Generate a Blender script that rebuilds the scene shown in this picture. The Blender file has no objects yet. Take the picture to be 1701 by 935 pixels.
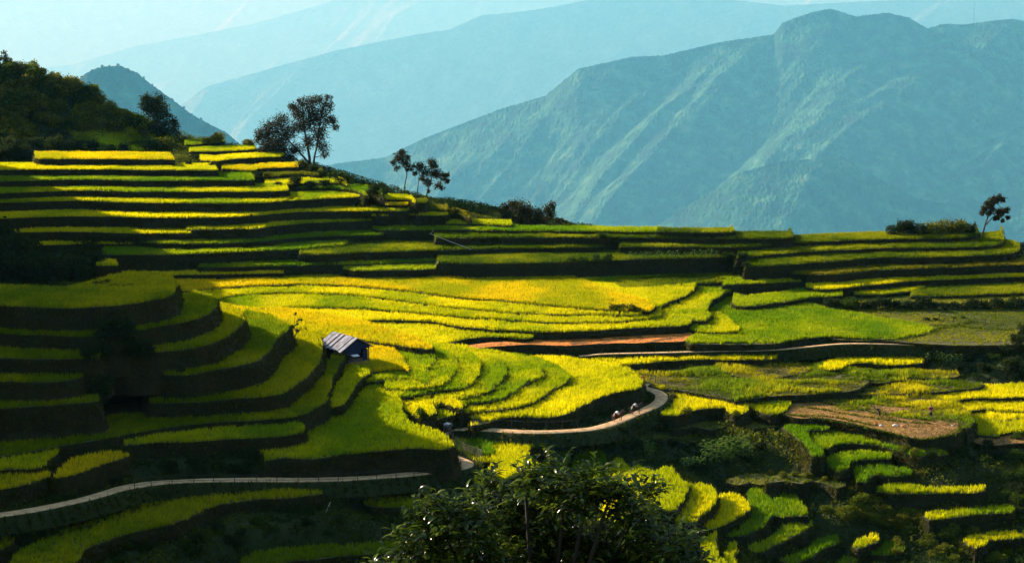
import bpy, math, random
import numpy as np
from mathutils import Vector
from mathutils.geometry import tessellate_polygon

rng = np.random.default_rng(7)
random.seed(7)
scene = bpy.context.scene
COL = scene.collection

# ------------------------------------------------------------------ camera, world, sun, exposure
F, CX, CY = 3000.0, 850.5, 467.5
CAMZ = 100.0
TH = math.atan((CY + 40.0) / F)
cd = bpy.data.cameras.new("camera")
cd.sensor_width = 36.0
cd.lens = 36.0 * F / 1701.0
cd.clip_start = 0.5
cd.clip_end = 400000.0
cam = bpy.data.objects.new("camera", cd)
cam.location = (0, 0, CAMZ)
cam.rotation_euler = (math.pi / 2 - TH, 0, 0)
COL.objects.link(cam)
scene.camera = cam

SUN_EL, SUN_AZ = math.radians(21.0), math.radians(-50.0)     # azimuth from +Y, negative = left
SD = Vector((math.sin(SUN_AZ) * math.cos(SUN_EL), math.cos(SUN_AZ) * math.cos(SUN_EL), math.sin(SUN_EL)))
world = bpy.data.worlds.new("World")
scene.world = world
world.use_nodes = True
wn = world.node_tree
sky = wn.nodes.new("ShaderNodeTexSky")
sky.sky_type = 'NISHITA'
sky.sun_disc = False
sky.sun_elevation = SUN_EL
sky.sun_rotation = SUN_AZ
bg = wn.nodes["Background"]
bg.inputs[1].default_value = 0.085
wn.links.new(sky.outputs[0], bg.inputs[0])
sl = bpy.data.lights.new("sun", 'SUN')
sl.energy = 5.0
sl.angle = math.radians(0.5)
sl.color = (1.0, 0.96, 0.82)
sun = bpy.data.objects.new("sun", sl)
sun.rotation_euler = SD.to_track_quat('Z', 'Y').to_euler()
COL.objects.link(sun)
vs = scene.view_settings
vs.view_transform = 'Standard'
vs.look = 'None'
vs.gamma = 1.0
vs.exposure = 1.4
scene.cycles.max_bounces = 6
scene.cycles.diffuse_bounces = 2
scene.cycles.glossy_bounces = 2
scene.cycles.transmission_bounces = 3
scene.cycles.transparent_max_bounces = 4
scene.cycles.volume_bounces = 0

# ------------------------------------------------------------------ maths helpers
CT, ST = math.cos(TH), math.sin(TH)
def ray(u, v):
    a = (np.asarray(u, float) - CX) / F
    b = (np.asarray(v, float) - CY) / F
    return a, CT - b * ST, -ST - b * CT           # direction x, y, z
def tdip(v):
    a, y, z = ray(CX, v)
    return -z / y
def on(u, v, H):                                  # point of pixel (u, v) on level H (metres relative to the camera)
    a, y, z = ray(u, v)
    t = H / z
    return np.array([a * t, y * t, H + CAMZ + 0 * t])
def at(u, v, D):                                  # point of pixel (u, v) at ground distance D
    a, y, z = ray(u, v)
    t = D / y
    return np.array([a * t, y * t, z * t + CAMZ])
def rel(Hlow, vf, vt, k=1.09):                     # level of a field whose lip is at vf above a field first seen at vt
    return Hlow * tdip(vf) / tdip(vf + k * (vt - vf))

def hsh(ix, iy, seed):
    h = (ix.astype(np.int64) * 374761393 + iy.astype(np.int64) * 668265263 + seed * 974634777) & 0xFFFFFFFF
    h = ((h ^ (h >> 13)) * 1274126177) & 0xFFFFFFFF
    h = (h ^ (h >> 16)) & 0xFFFFFF
    return h / float(0xFFFFFF)
def vnoise(x, y, seed=0):
    x = np.asarray(x, float); y = np.asarray(y, float)
    ix = np.floor(x); iy = np.floor(y)
    fx = x - ix; fy = y - iy
    fx = fx * fx * (3 - 2 * fx); fy = fy * fy * (3 - 2 * fy)
    a = hsh(ix, iy, seed); b = hsh(ix + 1, iy, seed); c = hsh(ix, iy + 1, seed); d = hsh(ix + 1, iy + 1, seed)
    return (a * (1 - fx) + b * fx) * (1 - fy) + (c * (1 - fx) + d * fx) * fy
def fbm(x, y, octv=4, seed=0, gain=0.5):
    s = 0; a = 1; n = 0
    for o in range(octv):
        s = s + a * vnoise(x * 2 ** o, y * 2 ** o, seed + o * 17); n += a; a *= gain
    return s / n
def ridged(x, y, octv=4, seed=0):
    s = 0; a = 1; n = 0
    for o in range(octv):
        s = s + a * (1 - np.abs(2 * vnoise(x * 2 ** o, y * 2 ** o, seed + o * 31) - 1)); n += a; a *= 0.5
    return s / n

def pip(px, py, poly):                            # even-odd point in polygon, vectorised
    inside = np.zeros(px.shape, bool)
    x0, y0 = poly[:, 0], poly[:, 1]
    x1, y1 = np.roll(x0, -1), np.roll(y0, -1)
    for a, b, c, d in zip(x0, y0, x1, y1):
        if b == d: continue
        m = (b > py) != (d > py)
        if not m.any(): continue
        inside ^= m & (px < (c - a) * (py - b) / (d - b) + a)
    return inside
def smooth_path(P, closed, step=1.2):             # Catmull-Rom through the points, resampled
    P = np.asarray(P, float); n = len(P); out = []
    rngi = range(n) if closed else range(n - 1)
    for i in rngi:
        p1, p2 = P[i], P[(i + 1) % n]
        p0 = P[(i - 1) % n] if (closed or i > 0) else p1
        p3 = P[(i + 2) % n] if (closed or i + 2 < n) else p2
        L = np.linalg.norm((p2 - p1)[:2])
        if L < 1e-4: continue
        # centripetal-ish: limit tangents so that uneven spacing does not overshoot
        t1 = (p2 - p0); t2 = (p3 - p1)
        l1 = np.linalg.norm(t1[:2]) + 1e-6; l2 = np.linalg.norm(t2[:2]) + 1e-6
        t1 = t1 / l1 * min(l1 * .5, L); t2 = t2 / l2 * min(l2 * .5, L)
        k = max(1, int(L / step))
        for j in range(k):
            t = j / k
            h00 = 2 * t ** 3 - 3 * t ** 2 + 1; h10 = t ** 3 - 2 * t ** 2 + t
            h01 = -2 * t ** 3 + 3 * t ** 2; h11 = t ** 3 - t ** 2
            out.append(h00 * p1 + h10 * t1 + h01 * p2 + h11 * t2)
    if not closed: out.append(P[-1])
    return np.array(out)

# ------------------------------------------------------------------ mesh / object helpers
def mesh_np(name, V, Fc, col=None, smooth=False):
    V = np.asarray(V, np.float32); Fc = np.asarray(Fc, np.int32)
    me = bpy.data.meshes.new(name)
    k = Fc.shape[1]
    me.vertices.add(len(V)); me.vertices.foreach_set("co", V.ravel())
    me.loops.add(Fc.size); me.loops.foreach_set("vertex_index", Fc.ravel())
    me.polygons.add(len(Fc))
    me.polygons.foreach_set("loop_start", np.arange(0, Fc.size, k, dtype=np.int32))
    if smooth: me.polygons.foreach_set("use_smooth", np.ones(len(Fc), bool))
    if col is not None:
        ca = me.color_attributes.new("col", 'FLOAT_COLOR', 'POINT')
        c4 = np.ones((len(V), 4), np.float32); c4[:, :3] = col
        ca.data.foreach_set("color", c4.ravel())
    me.update(calc_edges=True)
    return me
def link(name, me, mat=None, parent=None):
    o = bpy.data.objects.new(name, me); COL.objects.link(o)
    if mat is not None: me.materials.append(mat)
    if parent is not None: o.parent = parent
    return o
def tag(o, label=None, cat=None, group=None, kind=None):
    if label: o["label"] = label
    if cat: o["category"] = cat
    if group: o["group"] = group
    if kind: o["kind"] = kind
    return o
def empty(name, loc, rz=0):
    o = bpy.data.objects.new(name, None); COL.objects.link(o)
    o.empty_display_size = 0.3
    o.location = [float(c) for c in loc]; o.rotation_euler = (0, 0, rz)
    return o
class MB:                                         # small mesh collector
    def __init__(s): s.v = []; s.f = []
    def quad_box(s, c, size, rz=0, tilt=(0, 0)):
        cx, cy, cz = c; a, b, h = [q / 2 for q in size]
        base = len(s.v)
        ca, sa = math.cos(rz), math.sin(rz)
        for dz in (-h, h):
            for dx, dy in ((-a, -b), (a, -b), (a, b), (-a, b)):
                x, y, z = dx, dy, dz
                s.v.append((cx + x * ca - y * sa, cy + x * sa + y * ca, cz + z))
        for q in ((3, 2, 1, 0), (4, 5, 6, 7), (0, 1, 5, 4), (1, 2, 6, 5), (2, 3, 7, 6), (3, 0, 4, 7)):
            s.f.append(tuple(base + i for i in q))
    def tube(s, pts, rad, n=6):
        pts = [Vector(p) for p in pts]
        if not hasattr(rad, '__len__'): rad = [rad] * len(pts)
        base = len(s.v)
        for i, p in enumerate(pts):
            d = (pts[min(i + 1, len(pts) - 1)] - pts[max(i - 1, 0)])
            if d.length < 1e-6: d = Vector((0, 0, 1))
            d.normalize()
            a = d.orthogonal().normalized() if i == 0 else (pa - d * pa.dot(d)).normalized()
            pa = a; b = d.cross(a)
            for k in range(n):
                t = 2 * math.pi * k / n
                s.v.append(tuple(p + (a * math.cos(t) + b * math.sin(t)) * rad[i]))
        for i in range(len(pts) - 1):
            for k in range(n):
                k2 = (k + 1) % n
                s.f.append((base + i * n + k, base + i * n + k2, base + (i + 1) * n + k2, base + (i + 1) * n + k))
        s.f.append(tuple(base + k for k in range(n))[::-1])
        s.f.append(tuple(base + (len(pts) - 1) * n + k for k in range(n)))
    def poly(s, pts, th=0):
        b = len(s.v); s.v += [tuple(p) for p in pts]; s.f.append(tuple(range(b, b + len(pts))))
    def build(s, name, mat, parent=None, smooth=False):
        me = bpy.data.meshes.new(name); me.from_pydata(s.v, [], s.f)
        if smooth:
            for p in me.polygons: p.use_smooth = True
        me.update()
        return link(name, me, mat, parent)
def copy_tree(o):
    c = o.copy(); COL.objects.link(c)
    for ch in o.children:
        d = ch.copy(); COL.objects.link(d); d.parent = c
        for g in ch.children:
            e = g.copy(); COL.objects.link(e); e.parent = d
    return c

# ------------------------------------------------------------------ materials
def new_mat(name):
    m = bpy.data.materials.new(name); m.use_nodes = True
    nt = m.node_tree
    for n in list(nt.nodes): nt.nodes.remove(n)
    out = nt.nodes.new("ShaderNodeOutputMaterial")
    return m, nt, out
def ramp_noise(nt, scale, stops, detail=6, vec=None, rough=0.6):
    n = nt.nodes.new("ShaderNodeTexNoise"); n.inputs["Scale"].default_value = scale
    n.inputs["Detail"].default_value = detail; n.inputs["Roughness"].default_value = rough
    if vec: nt.links.new(vec, n.inputs["Vector"])
    r = nt.nodes.new("ShaderNodeValToRGB")
    while len(r.color_ramp.elements) < len(stops): r.color_ramp.elements.new(0.5)
    for e, (p, c) in zip(r.color_ramp.elements, stops):
        e.position = p; e.color = (*c, 1)
    nt.links.new(n.outputs["Fac"], r.inputs[0])
    return n, r
def noise_mat(name, scale, stops, bump=0.3, bscale=None, rough=0.9, detail=6, bdist=0.1, coord="Object"):
    m, nt, out = new_mat(name)
    tc = nt.nodes.new("ShaderNodeTexCoord")
    n, r = ramp_noise(nt, scale, stops, detail, tc.outputs[coord])
    p = nt.nodes.new("ShaderNodeBsdfPrincipled")
    p.inputs["Roughness"].default_value = rough
    p.inputs["Specular IOR Level"].default_value = 0.2
    nt.links.new(r.outputs[0], p.inputs["Base Color"])
    if bump:
        n2 = nt.nodes.new("ShaderNodeTexNoise"); n2.inputs["Scale"].default_value = bscale or scale * 4
        n2.inputs["Detail"].default_value = 5
        nt.links.new(tc.outputs[coord], n2.inputs["Vector"])
        b = nt.nodes.new("ShaderNodeBump"); b.inputs["Strength"].default_value = bump; b.inputs["Distance"].default_value = bdist
        nt.links.new(n2.outputs["Fac"], b.inputs["Height"]); nt.links.new(b.outputs[0], p.inputs["Normal"])
    nt.links.new(p.outputs[0], out.inputs[0])
    return m
def leaf_mat(name, trans=0.5, gloss=0.0, grough=0.4):
    m, nt, out = new_mat(name)
    a = nt.nodes.new("ShaderNodeAttribute"); a.attribute_name = "col"
    oi = nt.nodes.new("ShaderNodeObjectInfo")
    d = nt.nodes.new("ShaderNodeBsdfDiffuse"); t = nt.nodes.new("ShaderNodeBsdfTranslucent")
    mx = nt.nodes.new("ShaderNodeMixShader"); mx.inputs[0].default_value = trans
    nt.links.new(a.outputs["Color"], d.inputs[0]); nt.links.new(a.outputs["Color"], t.inputs[0])
    nt.links.new(d.outputs[0], mx.inputs[1]); nt.links.new(t.outputs[0], mx.inputs[2])
    last = mx.outputs[0]
    if gloss:
        g = nt.nodes.new("ShaderNodeBsdfGlossy"); g.inputs["Roughness"].default_value = grough
        g.inputs[0].default_value = (.8, .8, .75, 1)
        m2 = nt.nodes.new("ShaderNodeMixShader"); m2.inputs[0].default_value = gloss
        nt.links.new(last, m2.inputs[1]); nt.links.new(g.outputs[0], m2.inputs[2]); last = m2.outputs[0]
    nt.links.new(last, out.inputs[0])
    return m
def flat_mat(name, c, rough=0.8, var=0.3, scale=3.0, bump=0.2):
    lo = tuple(x * (1 - var) for x in c); hi = tuple(min(1, x * (1 + var)) for x in c)
    return noise_mat(name, scale, [(0.3, lo), (0.7, hi)], bump=bump, rough=rough)

M = {}
M['rice'] = leaf_mat("rice_blades", 0.55)
M['leaf'] = leaf_mat("leaves", 0.5)
M['gleaf'] = leaf_mat("glossy_leaves", 0.5, 0.03, 0.2)
M['soil'] = noise_mat("paddy_soil", 0.5, [(0.3, (.05, .05, .015)), (0.7, (.10, .09, .02))], bump=0.4, bscale=4)
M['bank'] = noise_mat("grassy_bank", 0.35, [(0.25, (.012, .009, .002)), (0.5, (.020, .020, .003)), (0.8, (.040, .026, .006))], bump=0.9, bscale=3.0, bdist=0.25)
M['ground'] = noise_mat("scrub_ground", 0.12, [(0.25, (.010, .014, .002)), (0.5, (.020, .032, .004)), (0.8, (.038, .046, .007))], bump=0.9, bscale=1.2, bdist=0.4)
M['stubble'] = noise_mat("harvested_soil", 0.5, [(0.3, (.12, .07, .02)), (0.5, (.26, .14, .04)), (0.7, (.36, .17, .05)), (0.85, (.20, .18, .04))], bump=0.7, bscale=5.0, bdist=0.2)
M['orange'] = noise_mat("orange_clay", 0.6, [(0.38, (.08, .05, .015)), (0.46, (.50, .15, .015)), (0.62, (.66, .23, .03)), (0.8, (.20, .16, .03))], bump=0.8, bscale=3, bdist=0.25)
M['road'] = noise_mat("dirt_road", 1.2, [(0.3, (.27, .155, .06)), (0.5, (.47, .30, .14)), (0.7, (.60, .41, .21))], bump=0.5, bscale=5, bdist=0.06)
M['bark'] = noise_mat("bark", 3.0, [(0.3, (.03, .022, .015)), (0.7, (.08, .06, .045))], bump=0.6, bscale=12, bdist=0.04)
M['wood'] = noise_mat("weathered_wood", 4.0, [(0.3, (.10, .08, .06)), (0.7, (.22, .18, .14))], bump=0.3, bscale=20, bdist=0.01)
M['bamboo'] = noise_mat("dry_bamboo", 4.0, [(0.3, (.45, .40, .32)), (0.7, (.6, .55, .45))], bump=0.1)

# ------------------------------------------------------------------ the fields: traced lips, one level each
V1, V2, V3, V4, V5 = -54.4, -54.85, -55.25, -55.65, -56.3
S1, T1 = -57.1, -58.6
L12 = rel(V1, 453, 461)
L11a = rel(L12, 438, 447)
L10a = rel(L11a, 413, 430)
L8l = rel(L10a, 399, 408)
L7b = rel(L8l, 376, 392)
L6 = rel(L7b, 355, 369)
L5 = rel(L6, 334, 349)
L4 = rel(L5, 316, 327)
L3 = rel(L4, 297, 308)
L2 = rel(L3, 280, 291)
L1 = rel(L2, 262, 273)
L11c = rel(V1, 431, 451)
L10b = rel(L11c, 409, 423)
L9r = rel(L10b, 391, 403)
L8 = rel(L9r, 380, 385.5)
L7c = rel(L8, 369, 373.5)
G2 = -56.9
Rg, Rf, Rd, Rc, L11r, L10r, L11c, L10b = -56.3, -55.2, -53.5, -52.0, -51.15, -50.2, -51.7, -50.6
L9r = rel(L10b, 391, 403)
L8 = rel(L9r, 380, 385.5)
L7c = rel(L8, 369, 373.5)
print("levels left", [round(x, 1) for x in (L12, L11a, L10a, L8l, L7b, L6, L5, L4, L3, L2, L1)])
print("levels ridge", [round(x, 1) for x in (L11c, L10b, L9r, L8, L7c)], "right", [round(x, 1) for x in (Rg, Rf, Rd, Rc)])
FIELDS = []          # name, level, closed?, pixels, back depth (m), palette, words
def O(lv, pts, w, pal, txt): FIELDS.append((lv, False, pts, w, pal, txt))
def C(lv, pts, pal, txt): FIELDS.append((lv, True, pts, 0, pal, txt))

# left hillside, from the top
O(L1, [(58, 259), (64, 261), (150, 261), (288, 262)], 14, 'o', 'topmost narrow golden paddy strip under the bushy hill')
O(L2, [(-60, 279), (144, 278), (231, 279), (360, 280)], 12, 'y', 'second narrow paddy strip below the bushy hill')
O(L3, [(-60, 299), (144, 295), (231, 297), (421, 296)], 12, 'g', 'thin bright green paddy strip, third below the bushy hill')
O(L4, [(-60, 320), (133, 313), (223, 315), (430, 315), (478, 313)], 12, 'm', 'long yellow-green strip ending at the dark outcrop below the big tree')
O(L5, [(-60, 335), (123, 330), (223, 333), (411, 334), (492, 329), (551, 326), (604, 324), (612, 327)], 12, 'm', 'long strip running right to the stepped outcrop')
O(L6, [(-60, 362), (90, 356), (180, 356), (257, 358), (385, 357), (430, 354), (464, 351), (510, 348), (613, 347), (675, 347), (681, 343)], 13, 'y', 'brightest golden strip across the left hillside')
O(L7b - .5, [(-60, 386), (95, 381), (223, 384), (320, 384)], 12, 'y', 'golden strip beneath the brightest strip on the left')
O(L7b, [(312, 378), (430, 376), (451, 372), (515, 367), (585, 364), (620, 363)], 12, 'm', 'yellow-green strip stepping up to the right on the left hillside')
O(L8l, [(236, 398), (282, 401), (400, 399), (528, 389), (631, 387), (636, 382)], 12, 'g', 'green strip ending by a round boulder bush')
O(L8l - .4, [(-60, 405), (72, 403), (150, 402), (245, 401)], 12, 'y', 'golden strip behind the dark left bushes')
O(L10a, [(170, 419), (187, 419), (277, 419), (430, 413), (503, 410), (570, 403), (580, 398)], 12, 'g', 'green strip with a pointed right tip')
O(L10a - .8, [(160, 437), (197, 437)], 6, 'y', 'tiny golden strip tip beside the dark left bushes')
O(L11a, [(330, 440), (400, 439), (528, 436), (631, 434), (726, 429), (731, 424)], 10, 'g', 'green strip just above the lowest one on the hillside')
O(L11a - .5, [(568, 443), (605, 446), (721, 443), (778, 439), (785, 434)], 9, 'g', 'short green strip at the foot of the hillside')
O(L12, [(165, 456), (298, 453), (400, 451), (470, 450)], 12, 'y', 'golden strip at the foot of the left hillside')
# stepped outcrop, right shoulder of the left hill
P6 = rel(L5, 301, 312); P5 = rel(P6, 288, 294); P4 = rel(P5, 275, 282); P3 = rel(P4, 262, 270)
O(P3 + 1.4, [(308, 238), (335, 236), (372, 232)], 10, 'g', 'small green patch on the skyline left of the shrubs')
O(P3 + .7, [(315, 249), (345, 249), (414, 246), (425, 243)], 10, 'm', 'dull paddy strip under the skyline shrubs')
O(P3, [(334, 263), (360, 265), (378, 262), (440, 258), (464, 257), (472, 253)], 10, 'y', 'golden patchy strip left of the big tree')
O(P4, [(369, 277), (418, 280), (430, 277), (498, 274), (506, 269)], 9, 'o', 'dry golden strip right under the big tree')
O(P5, [(400, 291), (450, 290), (500, 286), (529, 288), (535, 282)], 9, 'd', 'dull olive strip below the big tree')
O(P6, [(440, 303), (474, 303), (520, 301), (548, 301), (568, 301), (576, 305)], 9, 'm', 'olive strip with a golden right end')
O(P6 - .7, [(500, 309), (545, 309), (580, 312), (602, 317), (607, 321)], 8, 'g', 'green strip curving down the shoulder')
O(P6 - .5, [(588, 311), (610, 313), (630, 316), (636, 319)], 7, 'g', 'rounded green block on the shoulder skyline')
O(P6 - 1.7, [(607, 324), (620, 322), (632, 323), (640, 328)], 7, 'g', 'small green block on the shoulder')
O(P6 - 1.8, [(630, 327), (660, 328), (683, 329), (688, 333)], 7, 'm', 'green block left of the slender twin trees')
O(P6 - 2.2, [(684, 334), (705, 334), (709, 330)], 6, 'd', 'dull block at the foot of the slender twin trees')
O(P6 - 2.5, [(640, 337), (660, 337), (675, 338), (679, 335)], 7, 'o', 'small orange rice patch below the slender trees')
O(L6 - .2, [(676, 344), (700, 344), (720, 345), (740, 346), (744, 342)], 7, 'd', 'dull strip right of the orange patch')
O(L6 - .9, [(574, 352), (624, 355), (679, 354), (737, 354), (741, 350)], 9, 'y', 'bright golden strip with a square right end on the ridge')
O(L6 - 1.2, [(738, 353), (755, 351), (772, 355), (780, 358)], 6, 'd', 'dark grassy block on the ridge skyline')
# ridge
O(L7c, [(590, 365), (659, 368), (740, 368), (800, 369), (845, 371), (852, 368)], 6, 'y', 'golden strip on the ridge below the square-ended one')
O(L8, [(620, 373), (631, 379), (740, 378), (800, 379), (903, 380), (1000, 381), (1093, 382), (1098, 379)], 6.5, 'g', 'top green strip along the middle of the ridge')
O(L8 + .35, [(1092, 381), (1130, 382), (1214, 382), (1219, 378)], 5, 'k', 'raised square green block on the ridge skyline')
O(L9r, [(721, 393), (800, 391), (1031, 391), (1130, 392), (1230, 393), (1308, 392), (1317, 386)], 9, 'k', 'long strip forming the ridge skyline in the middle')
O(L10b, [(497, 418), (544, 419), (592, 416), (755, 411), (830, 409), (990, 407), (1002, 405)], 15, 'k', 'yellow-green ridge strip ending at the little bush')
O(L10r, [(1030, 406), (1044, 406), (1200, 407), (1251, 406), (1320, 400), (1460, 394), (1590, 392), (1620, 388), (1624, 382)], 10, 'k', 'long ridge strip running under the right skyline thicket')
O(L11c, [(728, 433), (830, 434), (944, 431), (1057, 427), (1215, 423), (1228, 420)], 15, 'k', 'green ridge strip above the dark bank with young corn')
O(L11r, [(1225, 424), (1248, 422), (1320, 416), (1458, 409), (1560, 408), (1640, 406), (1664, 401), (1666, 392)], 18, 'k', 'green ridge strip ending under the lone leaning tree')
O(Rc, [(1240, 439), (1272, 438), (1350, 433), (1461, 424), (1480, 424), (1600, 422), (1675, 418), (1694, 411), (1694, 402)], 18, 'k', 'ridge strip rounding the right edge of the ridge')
O(Rd, [(1314, 451), (1380, 452), (1455, 445), (1590, 440), (1760, 434)], 16, 'd', 'long olive strip low on the right ridge')
O(Rf + .6, [(1200, 470), (1218, 469), (1330, 463), (1336, 459)], 8, 'm', 'short yellow-green strip above the valley on the right')
O(Rf, [(1338, 473), (1368, 477), (1455, 469), (1515, 463), (1760, 453)], 14, 'y', 'golden-ended strip low on the right ridge')
O(Rg, [(1420, 485), (1470, 485), (1532, 476), (1537, 472)], 9, 'm', 'small golden strip above the hedge')
O(Rg - .15, [(1512, 488), (1590, 487), (1760, 480)], 10, 'k', 'green strip just above the hedge')
O(-54.75, [(1022, 470), (1035, 474), (1057, 475), (1120, 469), (1230, 464), (1240, 460)], 10, 'k', 'green lip field under the right ridge bank')
O(-55.9, [(1218, 500), (1236, 505), (1290, 499), (1345, 491), (1400, 487)], 10, 'g', 'green lip field jutting into the big green field')
# valley floor
C(-54.85, [(930, 440), (1110, 448), (1150, 462), (1150, 480), (1112, 497), (1092, 507), (1060, 505), (1000, 500), (940, 470)], 'm', 'gently stepped yellow-green field in the middle of the valley')
C(-55.6, [(930, 440), (1240, 440), (1225, 470), (1190, 490), (1178, 506), (1178, 522), (1170, 529), (1135, 526), (1110, 522), (1085, 513), (1000, 505), (940, 480)], 'm', 'second gentle step of the yellow-green valley field')
C(V1, [(290, 468), (302, 479), (350, 475), (430, 470), (544, 469), (657, 477), (759, 490), (830, 495), (944, 506), (1016, 511), (1057, 512), (1078, 513), (1087, 504), (1075, 496), (1040, 486), (1000, 474), (965, 462), (930, 449), (800, 443), (600, 443), (400, 448), (300, 455)], 'o', 'broad orange-yellow field at the top of the valley floor')
O(V2, [(325, 498), (343, 497), (357, 494), (388, 487), (464, 482), (580, 485), (657, 494), (734, 504), (800, 511), (851, 515), (950, 518), (1064, 519), (1078, 516)], 30, 'y', 'second long curved yellow field of the valley floor')
O(V3, [(360, 515), (395, 514), (430, 511), (451, 509), (503, 506), (592, 508), (682, 514), (740, 519), (830, 526), (928, 531), (1018, 530), (1090, 524), (1100, 520)], 32, 'm', 'third long curved yellow-green field of the valley floor')
O(V4, [(440, 526), (520, 532), (560, 536), (594, 531), (626, 527), (708, 529), (759, 537), (830, 544), (903, 547), (980, 545), (1057, 540), (1130, 537), (1148, 533), (1144, 524)], 34, 'y', 'brightest yellow field above the dark bank')
O(V5, [(600, 585), (700, 572), (756, 563), (780, 557), (829, 555), (870, 558), (884, 556), (884, 547)], 40, 'y', 'yellow tongue field above the clay strip')
C(-56.8, [(1148, 566), (1147, 556), (1165, 545), (1160, 525), (1170, 500), (1225, 488), (1320, 488), (1345, 500), (1400, 512), (1470, 526), (1530, 536), (1550, 541), (1548, 547), (1500, 556), (1455, 559), (1400, 556), (1370, 554), (1310, 561), (1290, 566), (1200, 567)], 'g', 'big smooth green field filling the right of the valley')
C(-56.4, [(1140, 530), (1144, 539), (1165, 547), (1215, 548), (1225, 542), (1218, 532), (1190, 515)], 'm', 'small curved lip field beside the brightest yellow field')
C(-56.95, [(1320, 480), (1760, 480), (1760, 560), (1660, 568), (1560, 567), (1490, 562), (1380, 556), (1400, 530)], 'w', 'flat weedy meadow behind the fence on the right')
C(S1 - .25, [(700, 585), (790, 572), (858, 565), (880, 556), (1150, 548), (1150, 562), (1142, 567), (1000, 571), (940, 574), (865, 573), (800, 578)], 'O', 'narrow bare orange clay strip below the yellow fields')
O(T1, [(985, 606), (1028, 603), (1080, 598), (1130, 593), (1250, 593), (1288, 591), (1293, 586)], 6, 'y', 'narrow golden strip running along the upper road')
# domed hill with fan terraces
CR = lambda *p: list(p)
D0 = -54.35
C(D0, [(372, 506), (430, 508), (500, 511), (590, 527), (650, 543), (700, 560), (715, 575), (642, 566), (560, 556), (500, 560), (440, 540)], 'o', 'golden crown field of the domed hill behind the hut')
F1, F2, F3, F4, F5, F6, F7, F8 = -54.9, -55.3, -55.6, -56.0, -56.5, -57.0, -57.5, -58.05
CB = [(440, 518), (560, 524), (640, 541)]
C(F1, [(500, 600), (560, 612), (625, 612), (650, 609), (672, 608), (679, 612), (672, 596), (658, 578), (642, 553), (600, 535), (520, 530)], 'o', 'golden field around the hut')
C(F2, [(560, 625), (612, 630), (655, 624), (690, 627), (711, 633), (716, 629), (708, 613), (724, 595), (715, 578), (690, 562), (640, 545), (560, 540), (540, 580)], 'm', 'first fan terrace right of the hut')
C(F3, [(640, 640), (700, 640), (731, 634), (747, 624), (761, 600), (752, 585), (722, 570), (660, 552), (620, 560)], 'm', 'second fan terrace from the hut')
C(F4, [(660, 655), (700, 650), (713, 648), (737, 643), (771, 640), (791, 624), (798, 603), (790, 588), (760, 572), (700, 562), (650, 580)], 'm', 'third fan terrace from the hut')
C(F5, [(690, 662), (716, 662), (748, 657), (765, 657), (806, 648), (829, 629), (842, 611), (832, 595), (800, 578), (740, 570), (690, 600)], 'm', 'fourth fan terrace from the hut')
C(F6, [(700, 680), (735, 668), (760, 671), (777, 665), (835, 657), (869, 635), (902, 617), (893, 602), (850, 586), (790, 578), (720, 620)], 'm', 'fifth fan terrace from the hut')
C(F7, [(720, 690), (768, 681), (829, 676), (870, 669), (901, 655), (930, 636), (947, 627), (944, 618), (920, 600), (880, 588), (820, 584), (760, 640)], 'm', 'sixth fan terrace from the hut, just above the lowest')
C(F8, [(780, 700), (840, 688), (869, 687), (910, 688), (939, 682), (982, 661), (1025, 646), (1060, 639), (1067, 629), (1060, 617), (1035, 605), (960, 592), (900, 587), (840, 600)], 'Y', 'large bright yellow field on the nose of the domed hill above the road bend')
N12 = -56.0
C(N12, [(440, 758), (470, 754), (522, 755), (571, 748), (674, 739), (744, 739), (750, 730), (735, 716), (718, 708), (684, 698), (668, 676), (664, 656), (679, 644), (700, 641), (718, 646), (712, 630), (640, 624), (590, 625), (520, 690), (440, 735)], 'm', 'large green field with a golden neck above the lower road')
C(-56.6, [(650, 690), (664, 672), (700, 690), (720, 680), (716, 664), (735, 664), (752, 669), (766, 674), (764, 664), (700, 640), (660, 640)], 'y', 'tiny golden shelf above the hollow')
# left nose
N1, N2, N3, N4, N5, N6, N7, N8 = -40.3, -43.3, -45.8, -48.5, -51.6, -53.6, -54.6, -54.4
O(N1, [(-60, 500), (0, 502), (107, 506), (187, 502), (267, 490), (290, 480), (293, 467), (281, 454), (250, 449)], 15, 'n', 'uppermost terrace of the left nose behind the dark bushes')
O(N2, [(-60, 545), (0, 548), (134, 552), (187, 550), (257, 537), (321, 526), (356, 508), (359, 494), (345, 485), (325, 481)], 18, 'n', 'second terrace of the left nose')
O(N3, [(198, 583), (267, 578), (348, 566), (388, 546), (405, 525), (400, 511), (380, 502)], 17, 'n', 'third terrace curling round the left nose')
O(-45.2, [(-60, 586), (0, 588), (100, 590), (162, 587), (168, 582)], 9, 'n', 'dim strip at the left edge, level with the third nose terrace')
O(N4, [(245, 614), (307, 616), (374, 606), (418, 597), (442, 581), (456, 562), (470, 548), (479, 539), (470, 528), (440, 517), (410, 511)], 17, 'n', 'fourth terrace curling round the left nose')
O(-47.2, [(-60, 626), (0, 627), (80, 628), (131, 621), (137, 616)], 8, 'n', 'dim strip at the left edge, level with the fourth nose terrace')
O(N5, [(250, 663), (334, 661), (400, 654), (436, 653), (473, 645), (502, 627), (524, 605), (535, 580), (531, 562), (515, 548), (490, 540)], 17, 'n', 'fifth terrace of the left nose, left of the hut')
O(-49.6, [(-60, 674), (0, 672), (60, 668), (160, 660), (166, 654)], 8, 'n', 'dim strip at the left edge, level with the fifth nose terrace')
O(N6, [(-60, 760), (0, 751), (60, 742), (118, 731), (206, 716), (290, 703), (353, 696), (430, 691), (476, 687), (516, 677), (540, 660), (553, 627), (564, 602), (574, 588), (568, 580), (553, 582)], 17, 'n', 'wide dim terrace sweeping from the left edge up to the hut')
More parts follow.
